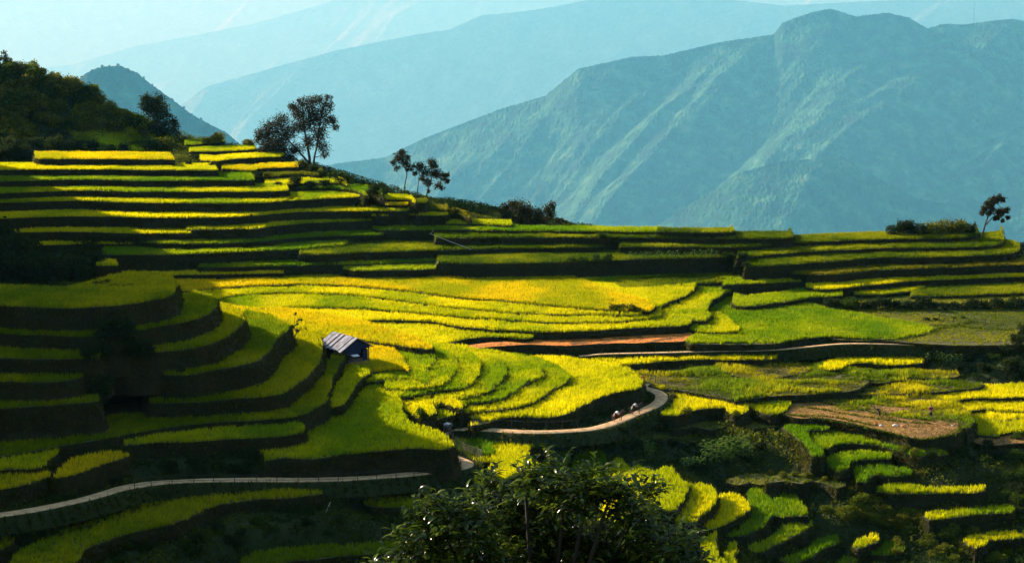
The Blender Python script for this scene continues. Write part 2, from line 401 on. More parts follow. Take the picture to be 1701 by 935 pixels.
C(N7, [(520, 672), (546, 672), (566, 668), (582, 649), (596, 627), (611, 613), (602, 603), (585, 606), (568, 625), (545, 652)], 'm', 'narrow tongue terrace below the hut')
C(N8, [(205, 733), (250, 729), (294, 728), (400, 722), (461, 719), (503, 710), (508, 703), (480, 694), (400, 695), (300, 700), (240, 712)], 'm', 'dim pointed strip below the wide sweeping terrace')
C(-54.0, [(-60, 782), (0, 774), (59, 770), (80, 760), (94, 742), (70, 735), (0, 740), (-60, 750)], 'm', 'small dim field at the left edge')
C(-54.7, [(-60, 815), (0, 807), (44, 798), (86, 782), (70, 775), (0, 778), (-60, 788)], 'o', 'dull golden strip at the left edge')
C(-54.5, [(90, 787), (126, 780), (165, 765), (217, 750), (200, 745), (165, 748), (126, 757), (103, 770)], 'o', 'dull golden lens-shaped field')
# below the lower road, left
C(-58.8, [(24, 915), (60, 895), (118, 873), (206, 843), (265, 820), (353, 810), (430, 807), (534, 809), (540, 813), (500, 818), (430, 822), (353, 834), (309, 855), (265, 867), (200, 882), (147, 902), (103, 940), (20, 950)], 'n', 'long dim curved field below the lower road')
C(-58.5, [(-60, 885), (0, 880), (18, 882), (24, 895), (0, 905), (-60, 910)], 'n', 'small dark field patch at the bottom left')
C(-61.3, [(602, 832), (640, 836), (687, 837), (720, 832), (720, 822), (640, 822), (605, 824)], 'm', 'short dim strip beside the near tree')
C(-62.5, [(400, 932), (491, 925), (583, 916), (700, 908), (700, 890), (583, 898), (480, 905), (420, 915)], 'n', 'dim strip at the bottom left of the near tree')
# middle, below the road
C(-60.2, [(748, 722), (768, 721), (778, 737), (790, 722), (815, 714), (850, 715), (901, 721), (893, 732), (876, 742), (874, 749), (885, 762), (897, 770), (880, 772), (868, 774), (850, 786), (812, 797), (788, 798), (784, 790), (812, 775), (812, 762), (800, 763), (752, 737)], 'm', 'bright crooked field below the road behind the small fence')
C(-59.95, [(770, 733), (790, 721), (815, 713), (850, 713), (848, 716), (828, 723), (817, 734), (823, 748), (805, 752), (785, 745)], 'g', 'small green lip field below the road')
C(-62.6, [(825, 815), (860, 806), (887, 792), (888, 776), (900, 768), (930, 780), (915, 840), (840, 840)], 'y', 'field patch showing behind the top left of the near tree')
C(-62.2, [(898, 762), (925, 749), (943, 745), (943, 757), (932, 778), (920, 805), (904, 785)], 'g', 'green patch behind the top of the near tree')
C(-62.9, [(955, 754), (985, 743), (1002, 745), (1006, 758), (1011, 772), (1000, 800), (960, 800)], 'g', 'green patch right behind the top of the near tree')
J1, J2, J3, J4, J5, J6 = -62.8, -63.8, -65.2, -66.3, -67.3, -68.6
C(J1, [(1014, 762), (1027, 756), (1037, 765), (1048, 776), (1060, 767), (1075, 777), (1095, 778), (1112, 770), (1121, 773), (1122, 781), (1135, 793), (1144, 803), (1130, 826), (1120, 842), (1100, 842), (1060, 860), (1000, 860), (1010, 800)], 'y', 'bright yellow field right of the near tree')
C(J2, [(1118, 812), (1143, 800), (1160, 799), (1177, 803), (1193, 819), (1180, 836), (1165, 851), (1150, 862), (1120, 860), (1120, 840)], 'y', 'second bright step right of the near tree')
C(J3, [(1165, 835), (1192, 817), (1215, 816), (1235, 825), (1242, 838), (1225, 853), (1205, 866), (1185, 872), (1160, 870)], 'y', 'third bright step right of the near tree')
C(J4, [(1243, 823), (1243, 811), (1268, 804), (1270, 812), (1284, 827), (1300, 815), (1320, 813), (1323, 822), (1344, 845), (1342, 851), (1300, 852), (1285, 850), (1270, 865), (1255, 876), (1230, 885), (1205, 885), (1228, 870), (1240, 840)], 'g', 'forked green field at the bottom right of centre')
C(J5, [(1240, 904), (1280, 888), (1297, 872), (1315, 859), (1343, 857), (1349, 863), (1325, 881), (1300, 893), (1280, 905), (1255, 911)], 'g', 'green tongue below the forked field')
C(J6, [(1300, 925), (1335, 908), (1350, 898), (1367, 887), (1388, 884), (1396, 891), (1370, 906), (1345, 918), (1315, 930)], 'g', 'fading green tongue near the bottom edge')
C(-70.0, [(1380, 940), (1400, 922), (1413, 912), (1427, 909), (1441, 915), (1415, 930), (1390, 945)], 'g', 'green tongue touching the bottom edge')
C(-68.6, [(1418, 901), (1428, 888), (1445, 881), (1457, 882), (1456, 893), (1440, 900), (1424, 904)], 'y', 'tiny golden-green lens among the scrub')
C(-69.6, [(1448, 913), (1468, 896), (1490, 894), (1503, 905), (1498, 910), (1470, 916)], 'g', 'tiny green lens among the bottom scrub')
C(-65.6, [(1165, 905), (1172, 890), (1192, 876), (1192, 905), (1200, 920), (1212, 945), (1190, 945), (1175, 925)], 'y', 'yellow curl beside the near tree at the bottom')
C(-66.3, [(1206, 915), (1212, 897), (1224, 896), (1222, 912), (1217, 922), (1224, 945), (1204, 945)], 'm', 'narrow yellow-green curl at the bottom')
C(-65.6, [(1205, 795), (1225, 800), (1245, 795), (1262, 799), (1280, 794), (1300, 799), (1330, 795), (1320, 785), (1270, 780), (1230, 784)], 'w', 'weedy ledge above the forked field')
C(-64.6, [(1275, 796), (1300, 792), (1330, 797), (1350, 792), (1375, 797), (1392, 804), (1403, 800), (1395, 788), (1350, 780), (1285, 784)], 'w', 'grassy ledge with a rounded right end')
C(-62.2, [(1085, 702), (1120, 707), (1150, 702), (1180, 708), (1215, 702), (1250, 706), (1290, 702), (1300, 690), (1240, 686), (1100, 692)], 'w', 'grassy ledge under the bright field beyond the road bend')
# right: fields beyond the road bend
C(-60.45, [(1090, 640), (1130, 641), (1190, 654), (1236, 660), (1244, 669), (1240, 679), (1222, 684), (1210, 679), (1203, 672), (1160, 676), (1120, 685), (1098, 684), (1106, 674), (1120, 666), (1116, 655)], 'y', 'bright field outside the road bend behind its little fence')
W0 = -59.7
C(W0, [(1040, 603), (1300, 596), (1420, 610), (1430, 640), (1300, 652), (1260, 655), (1236, 659), (1225, 661), (1190, 654), (1130, 642), (1090, 640), (1062, 625)], 'u', 'rough uneven green-gold field outside the road bend')
C(-59.3, [(1360, 608), (1393, 609), (1412, 600), (1440, 598), (1480, 601), (1533, 598), (1533, 591), (1480, 588), (1430, 584), (1395, 590), (1370, 600)], 'y', 'golden wedge field below the upper road')
C(-59.5, [(1200, 612), (1262, 626), (1302, 620), (1334, 613), (1342, 605), (1300, 598), (1200, 600)], 'u', 'rough ledge below the golden wedge, left part')
C(-59.9, [(1262, 640), (1288, 639), (1318, 632), (1353, 620), (1356, 610), (1400, 606), (1330, 604), (1270, 622)], 'u', 'rough ledge above the small bare patch')
C(-60.1, [(1328, 639), (1363, 637), (1394, 634), (1397, 620), (1400, 612), (1360, 612), (1345, 622)], 'u', 'rounded rough field knoll')
C(-60.0, [(1400, 632), (1440, 630), (1461, 631), (1490, 627), (1511, 625), (1584, 621), (1590, 614), (1500, 606), (1420, 608)], 'u', 'rough strip under the golden wedge')
C(-60.5, [(1420, 650), (1487, 649), (1519, 648), (1620, 639), (1627, 630), (1560, 624), (1480, 630), (1420, 640)], 'u', 'long rough strip left of the yellow fields')
C(-60.7, [(1226, 662), (1230, 656), (1260, 650), (1290, 652), (1312, 662), (1306, 676), (1280, 684), (1255, 676)], 'm', 'rounded tussocky field by the bare plots')
C(-60.9, [(1355, 668), (1395, 676), (1440, 680), (1480, 687), (1540, 694), (1583, 699), (1606, 706), (1618, 694), (1600, 672), (1560, 655), (1500, 645), (1420, 642), (1360, 650)], 'u', 'large rough green-gold field above the harvested plot')
C(-61.4, [(1298, 660), (1335, 648), (1360, 655), (1440, 670), (1540, 682), (1583, 695), (1594, 712), (1588, 719), (1540, 729), (1510, 726), (1480, 718), (1440, 709), (1420, 704), (1370, 695), (1320, 694), (1295, 685)], 'S', 'harvested brown plot where people work')
Y1, Y2, Y3, Y4 = -61.2, -61.9, -62.3, -62.6
O(Y1, [(1540, 652), (1573, 661), (1620, 657), (1663, 657), (1760, 649)], 9, 'Y', 'uppermost golden field at the right edge')
O(Y2, [(1580, 668), (1605, 679), (1634, 674), (1666, 678), (1760, 677)], 9, 'Y', 'second golden field at the right edge')
O(Y3, [(1640, 690), (1665, 694), (1690, 690), (1760, 686)], 8, 'Y', 'third golden field at the right edge')
C(Y4, [(1604, 700), (1600, 714), (1627, 717), (1656, 719), (1680, 713), (1760, 709), (1760, 676), (1620, 676), (1580, 668), (1590, 680)], 'Y', 'lowest golden field at the right edge')
C(-63.4, [(1598, 718), (1612, 731), (1640, 739), (1690, 737), (1760, 735), (1760, 715), (1650, 715)], 'S', 'small harvested terrace below the golden fields')
C(-61.9, [(1302, 704), (1330, 699), (1368, 702), (1379, 706), (1376, 709), (1345, 709), (1342, 716), (1352, 728), (1366, 741), (1371, 748), (1362, 753), (1351, 752), (1342, 740), (1325, 722), (1312, 712)], 'g', 'green field with a tail below the harvested plot')
C(-62.5, [(1342, 720), (1365, 738), (1376, 740), (1390, 733), (1420, 731), (1460, 734), (1490, 742), (1530, 752), (1555, 751), (1574, 747), (1540, 740), (1480, 725), (1420, 714), (1350, 712)], 'g', 'long curved green field under the harvested plot bank')
C(-63.2, [(1375, 758), (1383, 752), (1400, 747), (1430, 744), (1479, 750), (1480, 757), (1450, 758), (1425, 758), (1413, 763), (1408, 774), (1395, 777), (1384, 773)], 'g', 'boot-shaped green field on the lower right')
C(-64.0, [(1421, 776), (1430, 771), (1480, 769), (1513, 776), (1512, 782), (1480, 785), (1456, 782), (1444, 788), (1440, 795), (1425, 794)], 'g', 'small boot-shaped field below the larger one')
C(-65.0, [(1456, 810), (1475, 800), (1500, 800), (1560, 805), (1636, 802), (1638, 809), (1620, 813), (1567, 812), (1505, 815)], 'm', 'upper long thin strip on the lower right')
C(-66.6, [(1534, 850), (1560, 843), (1600, 840), (1675, 836), (1680, 845), (1620, 848), (1580, 854), (1545, 857)], 'm', 'middle long thin strip on the lower right')
C(-68.4, [(1600, 893), (1620, 884), (1690, 878), (1740, 878), (1740, 882), (1680, 889), (1645, 892), (1636, 900), (1620, 904), (1609, 898)], 'y', 'lowest short strip on the lower right')

ROADS = {
 'upper_road': [(962, 592, -58.6), (1000, 588.5, -58.4), (1100, 586, -58.4), (1198, 583, -58.35), (1288, 581, -58.2), (1335, 577, -58.0), (1400, 571.5, -57.8), (1470, 571.5, -57.8), (1560, 574.5, -57.9), (1650, 576.5, -58.0), (1780, 572, -58)],
 'middle_road': [(1070, 637, -60.0), (1067, 643, -60.0), (1085, 648, -60.05), (1098, 656, -60.1), (1095, 667, -60.2), (1075, 679, -60.25), (1054, 688, -60.3), (1011, 705, -60.0), (976, 713, -59.6), (910, 717, -59.35), (869, 716.5, -59.25), (812, 713.5, -59.35), (770, 712, -59.6), (742, 715, -59.9), (730, 730, -60.0), (735, 748, -60.0), (754, 759, -60.0), (776, 768, -59.8), (768, 776, -59.6), (705, 785, -59.3), (613, 793, -58.9), (522, 796.5, -58.6), (430, 796.5, -58.2), (338, 798, -57.8), (259, 802, -57.5), (206, 810, -57.2), (165, 822, -57.0), (118, 834, -56.8), (59, 846, -56.7), (0, 855, -56.6), (-80, 868, -56.5)],
}
RICE_H = 0.55
roads3 = {}
for k, pp in ROADS.items():
    roads3[k] = smooth_path(np.array([on(u, v, H) for u, v, H in pp]), False, 1.0)

# ------------------------------------------------------------------ outlines in metres
def make_outline(f, idx):
    lv, closed, pts, w, pal, txt = f
    P = [on(u, v, lv) for u, v in pts]
    if not closed:
        mono = []; um = -1e9; uend = pts[-1][0]; ustart = pts[0][0]
        last_max = max(range(len(pts)), key=lambda i: pts[i][0])
        for (u, v), p in zip(pts, P):
            if u > um and u <= uend - 2 and u >= ustart: mono.append(p); um = u
        if last_max == len(pts) - 1: mono.append(P[-1] - np.array([0.5, 0, 0]))
        B = [p * 1.0 + np.array([p[0] * w / p[1], w, 0]) for p in mono][::-1]
        if last_max != len(pts) - 1:
            B = [q for q in B]
            e = P[-1]
            if B and B[0][1] < e[1]: B[0] = B[0] + np.array([0, e[1] - B[0][1] + 1.0, 0])
        # front lip smooth, back straight
        fr = smooth_path(np.array(P), False)
        poly = np.vstack([fr, np.array(B)])
    else:
        poly = smooth_path(np.array(P), True)
    # small irregularities of the lip
    n = len(poly)
    s = np.concatenate([[0], np.cumsum(np.linalg.norm(np.diff(poly[:, :2], axis=0), axis=1))])
    j = (fbm(s * .35, s * 0 + idx * 7.3, 3, idx) - .5) * 1.0
    tg = np.roll(poly, -1, 0) - np.roll(poly, 1, 0); nn = np.stack([tg[:, 1], -tg[:, 0]], 1)
    nn /= (np.linalg.norm(nn, axis=1, keepdims=True) + 1e-6)
    poly[:, :2] += nn * j[:, None]
    # orientation counter-clockwise
    x, y = poly[:, 0], poly[:, 1]
    if np.sum(x * np.roll(y, -1) - np.roll(x, -1) * y) < 0: poly = poly[::-1]
    return poly
OUT = [make_outline(f, i) for i, f in enumerate(FIELDS)]
BB = [(p[:, 0].min(), p[:, 0].max(), p[:, 1].min(), p[:, 1].max()) for p in OUT]

# ------------------------------------------------------------------ ground sheet
ctrl = []
for f, poly in zip(FIELDS, OUT):
    lv, closed, pts, w, pal, txt = f
    for u, v in pts:
        p = on(u, v, lv); ctrl.append((p[0], p[1] - 0.8, lv + CAMZ - 2.3))
for k, r in roads3.items():
    for p in r[::6]: ctrl.append((p[0], p[1], p[2] - 0.4))
def cpx(u, v, H): p = on(u, v, H); ctrl.append(tuple(p))
# scrub slopes seen in the photograph
for u, v, H in [(0, 830, -56.8), (100, 800, -56.2), (250, 775, -56), (350, 770, -56.5), (400, 760, -57), (150, 900, -60), (300, 900, -61), (450, 870, -61), (560, 860, -61.5), (300, 935, -63),
                (1000, 740, -62.6), (1050, 730, -62.5), (1120, 740, -63.4), (1200, 740, -64), (1280, 740, -63.8), (1180, 770, -65), (1340, 760, -64.6), (1310, 730, -63), (1290, 715, -62.8),
                (1300, 770, -65), (1420, 820, -66), (1380, 850, -67.5), (1430, 860, -68), (1500, 850, -67.6), (1540, 890, -69), (1560, 930, -71), (1650, 930, -71), (1480, 935, -71.5), (1440, 770, -64.8), (1560, 790, -65), (1600, 830, -67), (1640, 870, -69),
                (1640, 770, -64), (1600, 760, -63.8), (1690, 780, -64.8), (1690, 830, -66.5), (1690, 930, -71), (1300, 935, -71.5), (1560, 600, -58.9), (1620, 615, -59.5), (1690, 600, -59), (1690, 625, -60.3)]:
    cpx(u, v, H)
# left bushy hill (ridge line and body) and its rise beyond the frame
for u, v, D in [(-80, 35, 446), (-40, 48, 444), (0, 62, 442), (30, 76, 441), (60, 90, 440), (100, 108, 439), (140, 127, 438), (190, 154, 436), (230, 182, 434), (290, 225, 430), (310, 245, 424), (-80, 150, 434), (0, 170, 432), (100, 190, 430), (150, 215, 427), (220, 240, 422), (-80, 230, 420), (0, 230, 420), (100, 245, 417), (250, 238, 424), (-60, 250, 415), (0, 250, 415),
                (-80, 50, 456), (0, 76, 454), (60, 102, 454), (120, 130, 456), (190, 180, 460), (300, 260, 465)]:
    p = at(u, v, D); ctrl.append(tuple(p))
# valley behind the ridges
for x in range(-90, 230, 30):
    if x > -40: ctrl.append((x, 425 if x < 20 else 400, 30)); ctrl.append((x, 450, 0))
    ctrl.append((x, 500, -40))
# slope below the camera, out of the frame
for D in (20, 50, 80, 110, 140, 165):
    for x in range(-120, 130, 30): ctrl.append((x, D, CAMZ - 1.5 - 0.40 * D + (0 if D < 140 else 0)))
for x in range(-70, 100, 20): ctrl.append((x, 185, CAMZ - 1.5 - .39 * 185))
ctrl = np.array(ctrl)
gx = np.concatenate([-np.geomspace(140000, 340, 28), np.arange(-320, 252, 2.2), np.geomspace(262, 140000, 28)])
gy = np.concatenate([-np.geomspace(20000, 12, 16), np.arange(-8, 170, 6.0), np.arange(172, 430, 1.8), np.arange(432, 560, 6.0), np.geomspace(570, 240000, 36)])
GX, GY = np.meshgrid(gx, gy); gshape = GX.shape
X, Yq = GX.ravel(), GY.ravel()
Z = np.zeros_like(X)
cxy = ctrl[:, :2].astype(np.float32); cz = ctrl[:, 2]
for i in range(0, len(X), 8000):
    q = np.stack([X[i:i + 8000], Yq[i:i + 8000]], 1).astype(np.float32)
    d2 = ((q[:, None, 0] - cxy[None, :, 0]) ** 2 + (q[:, None, 1] - cxy[None, :, 1]) ** 2) + 1.0
    w = 1.0 / d2 ** 1.6
    Z[i:i + 8000] = (w * cz[None]).sum(1) / w.sum(1)
# unseen hill added beyond the left edge, crest shaped to shade the left terraces
sm = lambda a, b, t: (lambda q: q * q * (3 - 2 * q))(np.clip((t - a) / (b - a), 0, 1))
crest = (54 + 31 * (1 - sm(326, 345, Yq))) * sm(150, 215, Yq) * (1 - sm(398, 436, Yq)) * (1 + .25 * (fbm(Yq / 22, X * 0 + 3, 3, 77) - .5))
hill = 45 + crest * np.exp(-(np.minimum(X + 158, 0) / 70) ** 2 - (np.maximum(X + 158, 0) / 34) ** 2)
Z = np.where((X < -55) & (Yq > 120) & (Yq < 560), np.maximum(Z, Z + (hill - Z) * np.clip((-X - 0.29 * Yq - 4) / 22, 0, 1)), Z)
# fall away to the far valley
far = np.sqrt(np.maximum(0, np.abs(X) - 240) ** 2 + np.maximum(0, Yq - 430) ** 2 + np.maximum(0, -Yq - 60) ** 2 * .1)
Z = Z - np.minimum(far * 0.55, 1700) 
Z = np.where(far > 3300, -1700 + 60 * fbm(X / 3000, Yq / 3000, 3, 5) - 0.13 * np.maximum(0, Yq - 9000), Z)
near = (np.abs(X) < 330) & (Yq > 0) & (Yq < 560)
Z += np.where(near, (fbm(X * .25, Yq * .25, 4, 3) - .5) * 0.9, 0)
# keep the sheet below every field and road
sel = np.where((np.abs(X) < 140) & (Yq > 150) & (Yq < 450))[0]
for f, poly, bb in zip(FIELDS, OUT, BB):
    lvz = f[0] + CAMZ - 1.1
    s2 = sel[(X[sel] > bb[0] - 3) & (X[sel] < bb[1] + 3) & (Yq[sel] > bb[2] - 3) & (Yq[sel] < bb[3] + 3)]
    if not len(s2): continue
    m = pip(X[s2], Yq[s2], poly)
    for dx, dy in ((2, 0), (-2, 0), (0, 2), (0, -2)): m |= pip(X[s2] + dx, Yq[s2] + dy, poly)
    Z[s2[m]] = np.minimum(Z[s2[m]], lvz)
RP = np.vstack([r[::3] for r in roads3.values()])
s2 = sel
for i in range(0, len(s2), 6000):
    ii = s2[i:i + 6000]
    d2 = (X[ii, None] - RP[None, :, 0]) ** 2 + (Yq[ii, None] - RP[None, :, 1]) ** 2
    k = d2.argmin(1); dm = np.sqrt(d2[np.arange(len(ii)), k])
    m = dm < 3.6
    Z[ii[m]] = np.minimum(Z[ii[m]], RP[k[m], 2] - 0.35)
nr, nc = gshape
idx = np.arange(nr * nc).reshape(nr, nc)
quads = np.stack([idx[:-1, :-1], idx[:-1, 1:], idx[1:, 1:], idx[1:, :-1]], -1).reshape(-1, 4)
g = link("ground", mesh_np("ground", np.stack([X, Yq, Z], 1), quads, smooth=True), M['ground'])
tag(g, "dark scrubby slopes between the terraces and down to the valley", "ground", kind="structure")
Zg = Z.reshape(gshape)
def ground_z(x, y):
    x = np.atleast_1d(x).astype(float); y = np.atleast_1d(y).astype(float)
    i = np.clip(np.searchsorted(gx, x) - 1, 0, len(gx) - 2); j = np.clip(np.searchsorted(gy, y) - 1, 0, len(gy) - 2)
    tx = (x - gx[i]) / (gx[i + 1] - gx[i]); ty = (y - gy[j]) / (gy[j + 1] - gy[j])
    return (Zg[j, i] * (1 - tx) + Zg[j, i + 1] * tx) * (1 - ty) + (Zg[j + 1, i] * (1 - tx) + Zg[j + 1, i + 1] * tx) * ty
def surface_z(x, y):                              # top of whatever stands highest: fields or ground
    x = np.atleast_1d(x).astype(float); y = np.atleast_1d(y).astype(float)
    z = ground_z(x, y)
    for f, poly, bb in zip(FIELDS, OUT, BB):
        m = (x > bb[0]) & (x < bb[1]) & (y > bb[2]) & (y < bb[3])
        if m.any():
            mm = np.zeros(len(x), bool); mm[m] = pip(x[m], y[m], poly)
            z[mm] = np.maximum(z[mm], f[0] + CAMZ - RICE_H)
    return z

# ------------------------------------------------------------------ field bodies and rice
PAL = {  # (young, ripe, ripe share bias)
 'g': ((.12, .25, .003), (.36, .44, .003), .35), 'm': ((.22, .34, .002), (.62, .60, .002), .5),
 'y': ((.42, .48, .002), (.80, .72, .002), .6), 'Y': ((.55, .56, .002), (.88, .78, .002), .75),
 'o': ((.40, .43, .002), (.78, .60, .002), .6), 'k': ((.07, .12, .003), (.26, .29, .004), .4), 'd': ((.10, .13, .006), (.26, .22, .010), .5),  # palette k: weaker light on the right ridge put into the crop colour
 'n': ((.15, .23, .002), (.44, .42, .002), .45), 'u': ((.14, .21, .005), (.50, .44, .006), .45), 'S': ((.16, .10, .03), (.45, .30, .04), .5), 'O': ((.3, .15, .05), (.35, .3, .05), .4), 'w': ((.10, .14, .008), (.28, .28, .012), .45),  # palette n: lower-left shade graded into the crop colour
}
def blades(P, h, wd, lean, c0, c1, nb=3, rr=rng):
    N = len(P); n = N * nb
    B = np.repeat(P, nb, 0) + np.concatenate([rr.normal(0, .09, (n, 2)), np.zeros((n, 1))], 1)
    a = rr.uniform(0, 2 * np.pi, n); dx, dy = np.cos(a), np.sin(a)
    hh = (np.repeat(h, nb) if np.ndim(h) else h) * rr.uniform(.7, 1.2, n)
    ww = wd * rr.uniform(.6, 1.4, n)
    l = lean * rr.uniform(.2, 1.5, n); b = rr.uniform(0, 2 * np.pi, n)
    V = np.zeros((n, 3, 3))
    V[:, 0] = B; V[:, 0, 0] -= dx * ww; V[:, 0, 1] -= dy * ww
    V[:, 1] = B; V[:, 1, 0] += dx * ww; V[:, 1, 1] += dy * ww
    V[:, 2] = B; V[:, 2, 0] += np.cos(b) * l; V[:, 2, 1] += np.sin(b) * l; V[:, 2, 2] += hh
    Cc = np.zeros((n, 3, 3))
    k0 = np.repeat(c0, nb, 0) if np.ndim(c0) == 2 else np.tile(c0, (n, 1))
    k1 = np.repeat(c1, nb, 0) if np.ndim(c1) == 2 else np.tile(c1, (n, 1))
    br = rr.uniform(.75, 1.25, (n, 1))
    Cc[:, 0] = Cc[:, 1] = k0 * br; Cc[:, 2] = k1 * br
    return V.reshape(-1, 3), Cc.reshape(-1, 3)
bankV, bankC = [], []
tot = 0
for i, (f, poly, bb) in enumerate(zip(FIELDS, OUT, BB)):
    lv, closed, pts, wdep, pal, txt = f
    zt = lv + CAMZ - (RICE_H if pal not in 'SO' else 0.0)
    n = len(poly)
    tg = np.roll(poly, -1, 0) - np.roll(poly, 1, 0)
    nn = np.stack([tg[:, 1], -tg[:, 0]], 1); nn /= (np.linalg.norm(nn, axis=1, keepdims=True) + 1e-6)
    s = np.concatenate([[0], np.cumsum(np.linalg.norm(np.diff(poly[:, :2], axis=0), axis=1))])
    rings = []
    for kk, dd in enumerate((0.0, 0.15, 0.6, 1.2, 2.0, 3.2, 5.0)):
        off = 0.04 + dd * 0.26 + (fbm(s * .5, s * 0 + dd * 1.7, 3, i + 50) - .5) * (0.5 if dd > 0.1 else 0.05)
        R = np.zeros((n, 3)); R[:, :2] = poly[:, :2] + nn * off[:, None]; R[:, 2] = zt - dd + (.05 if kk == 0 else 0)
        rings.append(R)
    V = np.vstack(rings); fq = []
    a = np.arange(n); b = (a + 1) % n
    Fq = np.vstack([np.stack([k * n + b, k * n + a, (k + 1) * n + a, (k + 1) * n + b], 1)[:, ::-1] for k in range(len(rings) - 1)])
    tris = tessellate_polygon([[Vector((p[0], p[1], 0)) for p in poly]])
    T = np.array([t for t in tris], np.int32).reshape(-1, 3)
    me = bpy.data.meshes.new("rice_field")
    faces = [tuple(q) for q in Fq.tolist()] + [tuple(t) for t in T.tolist()]
    me.from_pydata([tuple(v) for v in V.tolist()], [], faces)
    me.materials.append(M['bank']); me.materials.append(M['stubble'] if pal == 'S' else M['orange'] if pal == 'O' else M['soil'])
    mi = np.zeros(len(faces), np.int32); mi[len(Fq):] = 1
    me.polygons.foreach_set("material_index", mi)
    me.update()
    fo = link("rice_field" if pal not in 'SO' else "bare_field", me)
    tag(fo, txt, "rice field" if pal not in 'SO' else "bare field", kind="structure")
    # ---- plants
    # tufts on banks that the valley side shows
    seg = np.linalg.norm(np.roll(poly, -1, 0)[:, :2] - poly[:, :2], axis=1)
    mid = poly[:, :2]; face = -(nn * mid).sum(1) / np.linalg.norm(mid, axis=1)
    frame = (np.abs(mid[:, 0]) < mid[:, 1] * 0.30)
    ok = (face > -0.75) & frame
    cnt = rng.poisson(np.minimum(seg, 2.0) * 34 * ok * np.where(nn[:, 0] < -.3, 2.2, 1))
    k = np.repeat(np.arange(n), cnt)
    if len(k):
        t = rng.uniform(0, 1, len(k))[:, None]
        base = mid[k] * (1 - t) + np.roll(mid, -1, 0)[k] * t
        dd = rng.uniform(0, 1, len(k)) ** 1.15 * 2.8
        Pp = np.zeros((len(k), 3)); Pp[:, :2] = base + nn[k] * (0.04 + dd * 0.26 + .12)[:, None]; Pp[:, 2] = zt - dd - .1
        c = np.array([(.040, .060, .005), (.075, .080, .008), (.07, .055, .012), (.026, .036, .004)])[rng.integers(0, 4, len(k))]
        v_, c_ = blades(Pp, rng.uniform(.15, .42, len(k)), .07, .25, c * .8, c * 1.3, 2)
        bankV.append(v_); bankC.append(c_)
    x0, x1, y0, y1 = bb
    area = (x1 - x0) * (y1 - y0)
    dens = {'w': 10, 'u': 13, 'S': 9, 'O': 2}.get(pal, 17)
    N = int(area * dens)
    px = rng.uniform(x0, x1, N); py = rng.uniform(y0, y1, N)
    m = (np.abs(px) < py * 0.30 + 2)
    px, py = px[m], py[m]
    m = pip(px, py, poly); px, py = px[m], py[m]
    for j, (f2, poly2, b2) in enumerate(zip(FIELDS, OUT, BB)):
        if j == i or f2[0] <= lv: continue
        if b2[1] < x0 or b2[0] > x1 or b2[3] < y0 or b2[2] > y1: continue
        mm = (px > b2[0]) & (px < b2[1]) & (py > b2[2]) & (py < b2[3])
        if mm.any():
            kill = np.zeros(len(px), bool); kill[mm] = pip(px[mm], py[mm], poly2)
            px, py = px[~kill], py[~kill]
    if len(px) == 0: print("hidden field", txt); continue
    keep = np.ones(len(px), bool)
    for r in roads3.values():
        rr_ = r[::2]; rr_ = rr_[np.abs(rr_[:, 2] - zt) < 1.3]
        if not len(rr_): continue
        near_ = (px > rr_[:, 0].min() - 3) & (px < rr_[:, 0].max() + 3) & (py > rr_[:, 1].min() - 3) & (py < rr_[:, 1].max() + 3)
        ids = np.where(near_)[0]
        for a_ in range(0, len(ids), 20000):
            q = ids[a_:a_ + 20000]
            d2 = ((px[q, None] - rr_[None, :, 0]) ** 2 + (py[q, None] - rr_[None, :, 1]) ** 2).min(1)
            keep[q] &= d2 > (1.0 if r is roads3['upper_road'] else 1.5) ** 2
    px, py = px[keep], py[keep]
    if len(px) == 0: continue
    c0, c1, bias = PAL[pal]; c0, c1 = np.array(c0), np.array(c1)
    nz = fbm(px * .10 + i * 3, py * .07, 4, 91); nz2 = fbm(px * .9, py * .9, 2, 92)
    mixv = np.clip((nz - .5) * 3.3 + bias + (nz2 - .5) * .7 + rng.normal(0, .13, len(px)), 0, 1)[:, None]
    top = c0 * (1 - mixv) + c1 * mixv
    stem = np.array([.07, .11, .004]) * .5 + top * .5
    hh = RICE_H * (0.7 + .6 * fbm(px * .35, py * .35, 3, 93)) * np.where(fbm(px * .8, py * .8, 2, 95) < .22, .45, 1)
    if pal == 'u':
        qn = fbm(px * .20 + 5, py * .34, 4, 94); hh = hh * (0.35 + 3.2 * np.clip(qn - .36, 0, .6))
        top = top * np.clip(.35 + (qn[:, None] - .3) * 2.6, .25, 1.15); stem = stem * np.clip(.3 + (qn[:, None] - .3) * 2.4, .2, 1.1)
    if pal == 'w': hh = hh * 0.5
    if pal in 'SO': hh = hh * 0.32
    Pp = np.stack([px, py, np.full(len(px), zt)], 1)
    v_, c_ = blades(Pp, hh, .085, .16, stem, top, 3)
    tot += len(px)
    Fi = np.arange(len(v_)).reshape(-1, 3)
    ro = link("meadow_grass" if pal == 'w' else "stubble" if pal in 'SO' else "rice_crop", mesh_np("rice", v_, Fi, c_), M['rice'])
    tag(ro, {'g': 'green', 'm': 'yellow-green', 'y': 'golden', 'Y': 'bright golden', 'o': 'ripe golden', 'd': 'dull olive', 'k': 'shade-toned green', 'n': 'shade-toned olive', 'u': 'tussocky green-gold', 'w': 'short weedy', 'S': 'cut dry', 'O': 'sparse dry'}[pal] + " plants on the " + txt,
        "rice plants" if pal != 'w' else "grass", kind="stuff")
print("rice clumps", tot)
bv = np.vstack(bankV); bc = np.vstack(bankC)
print("bank tufts tris", len(bv) // 3)
tag(link("bank_grass", mesh_np("bank_grass", bv, np.arange(len(bv)).reshape(-1, 3), bc), M['leaf']), "dark grass tufts hanging on the terrace banks", "grass", kind="stuff")

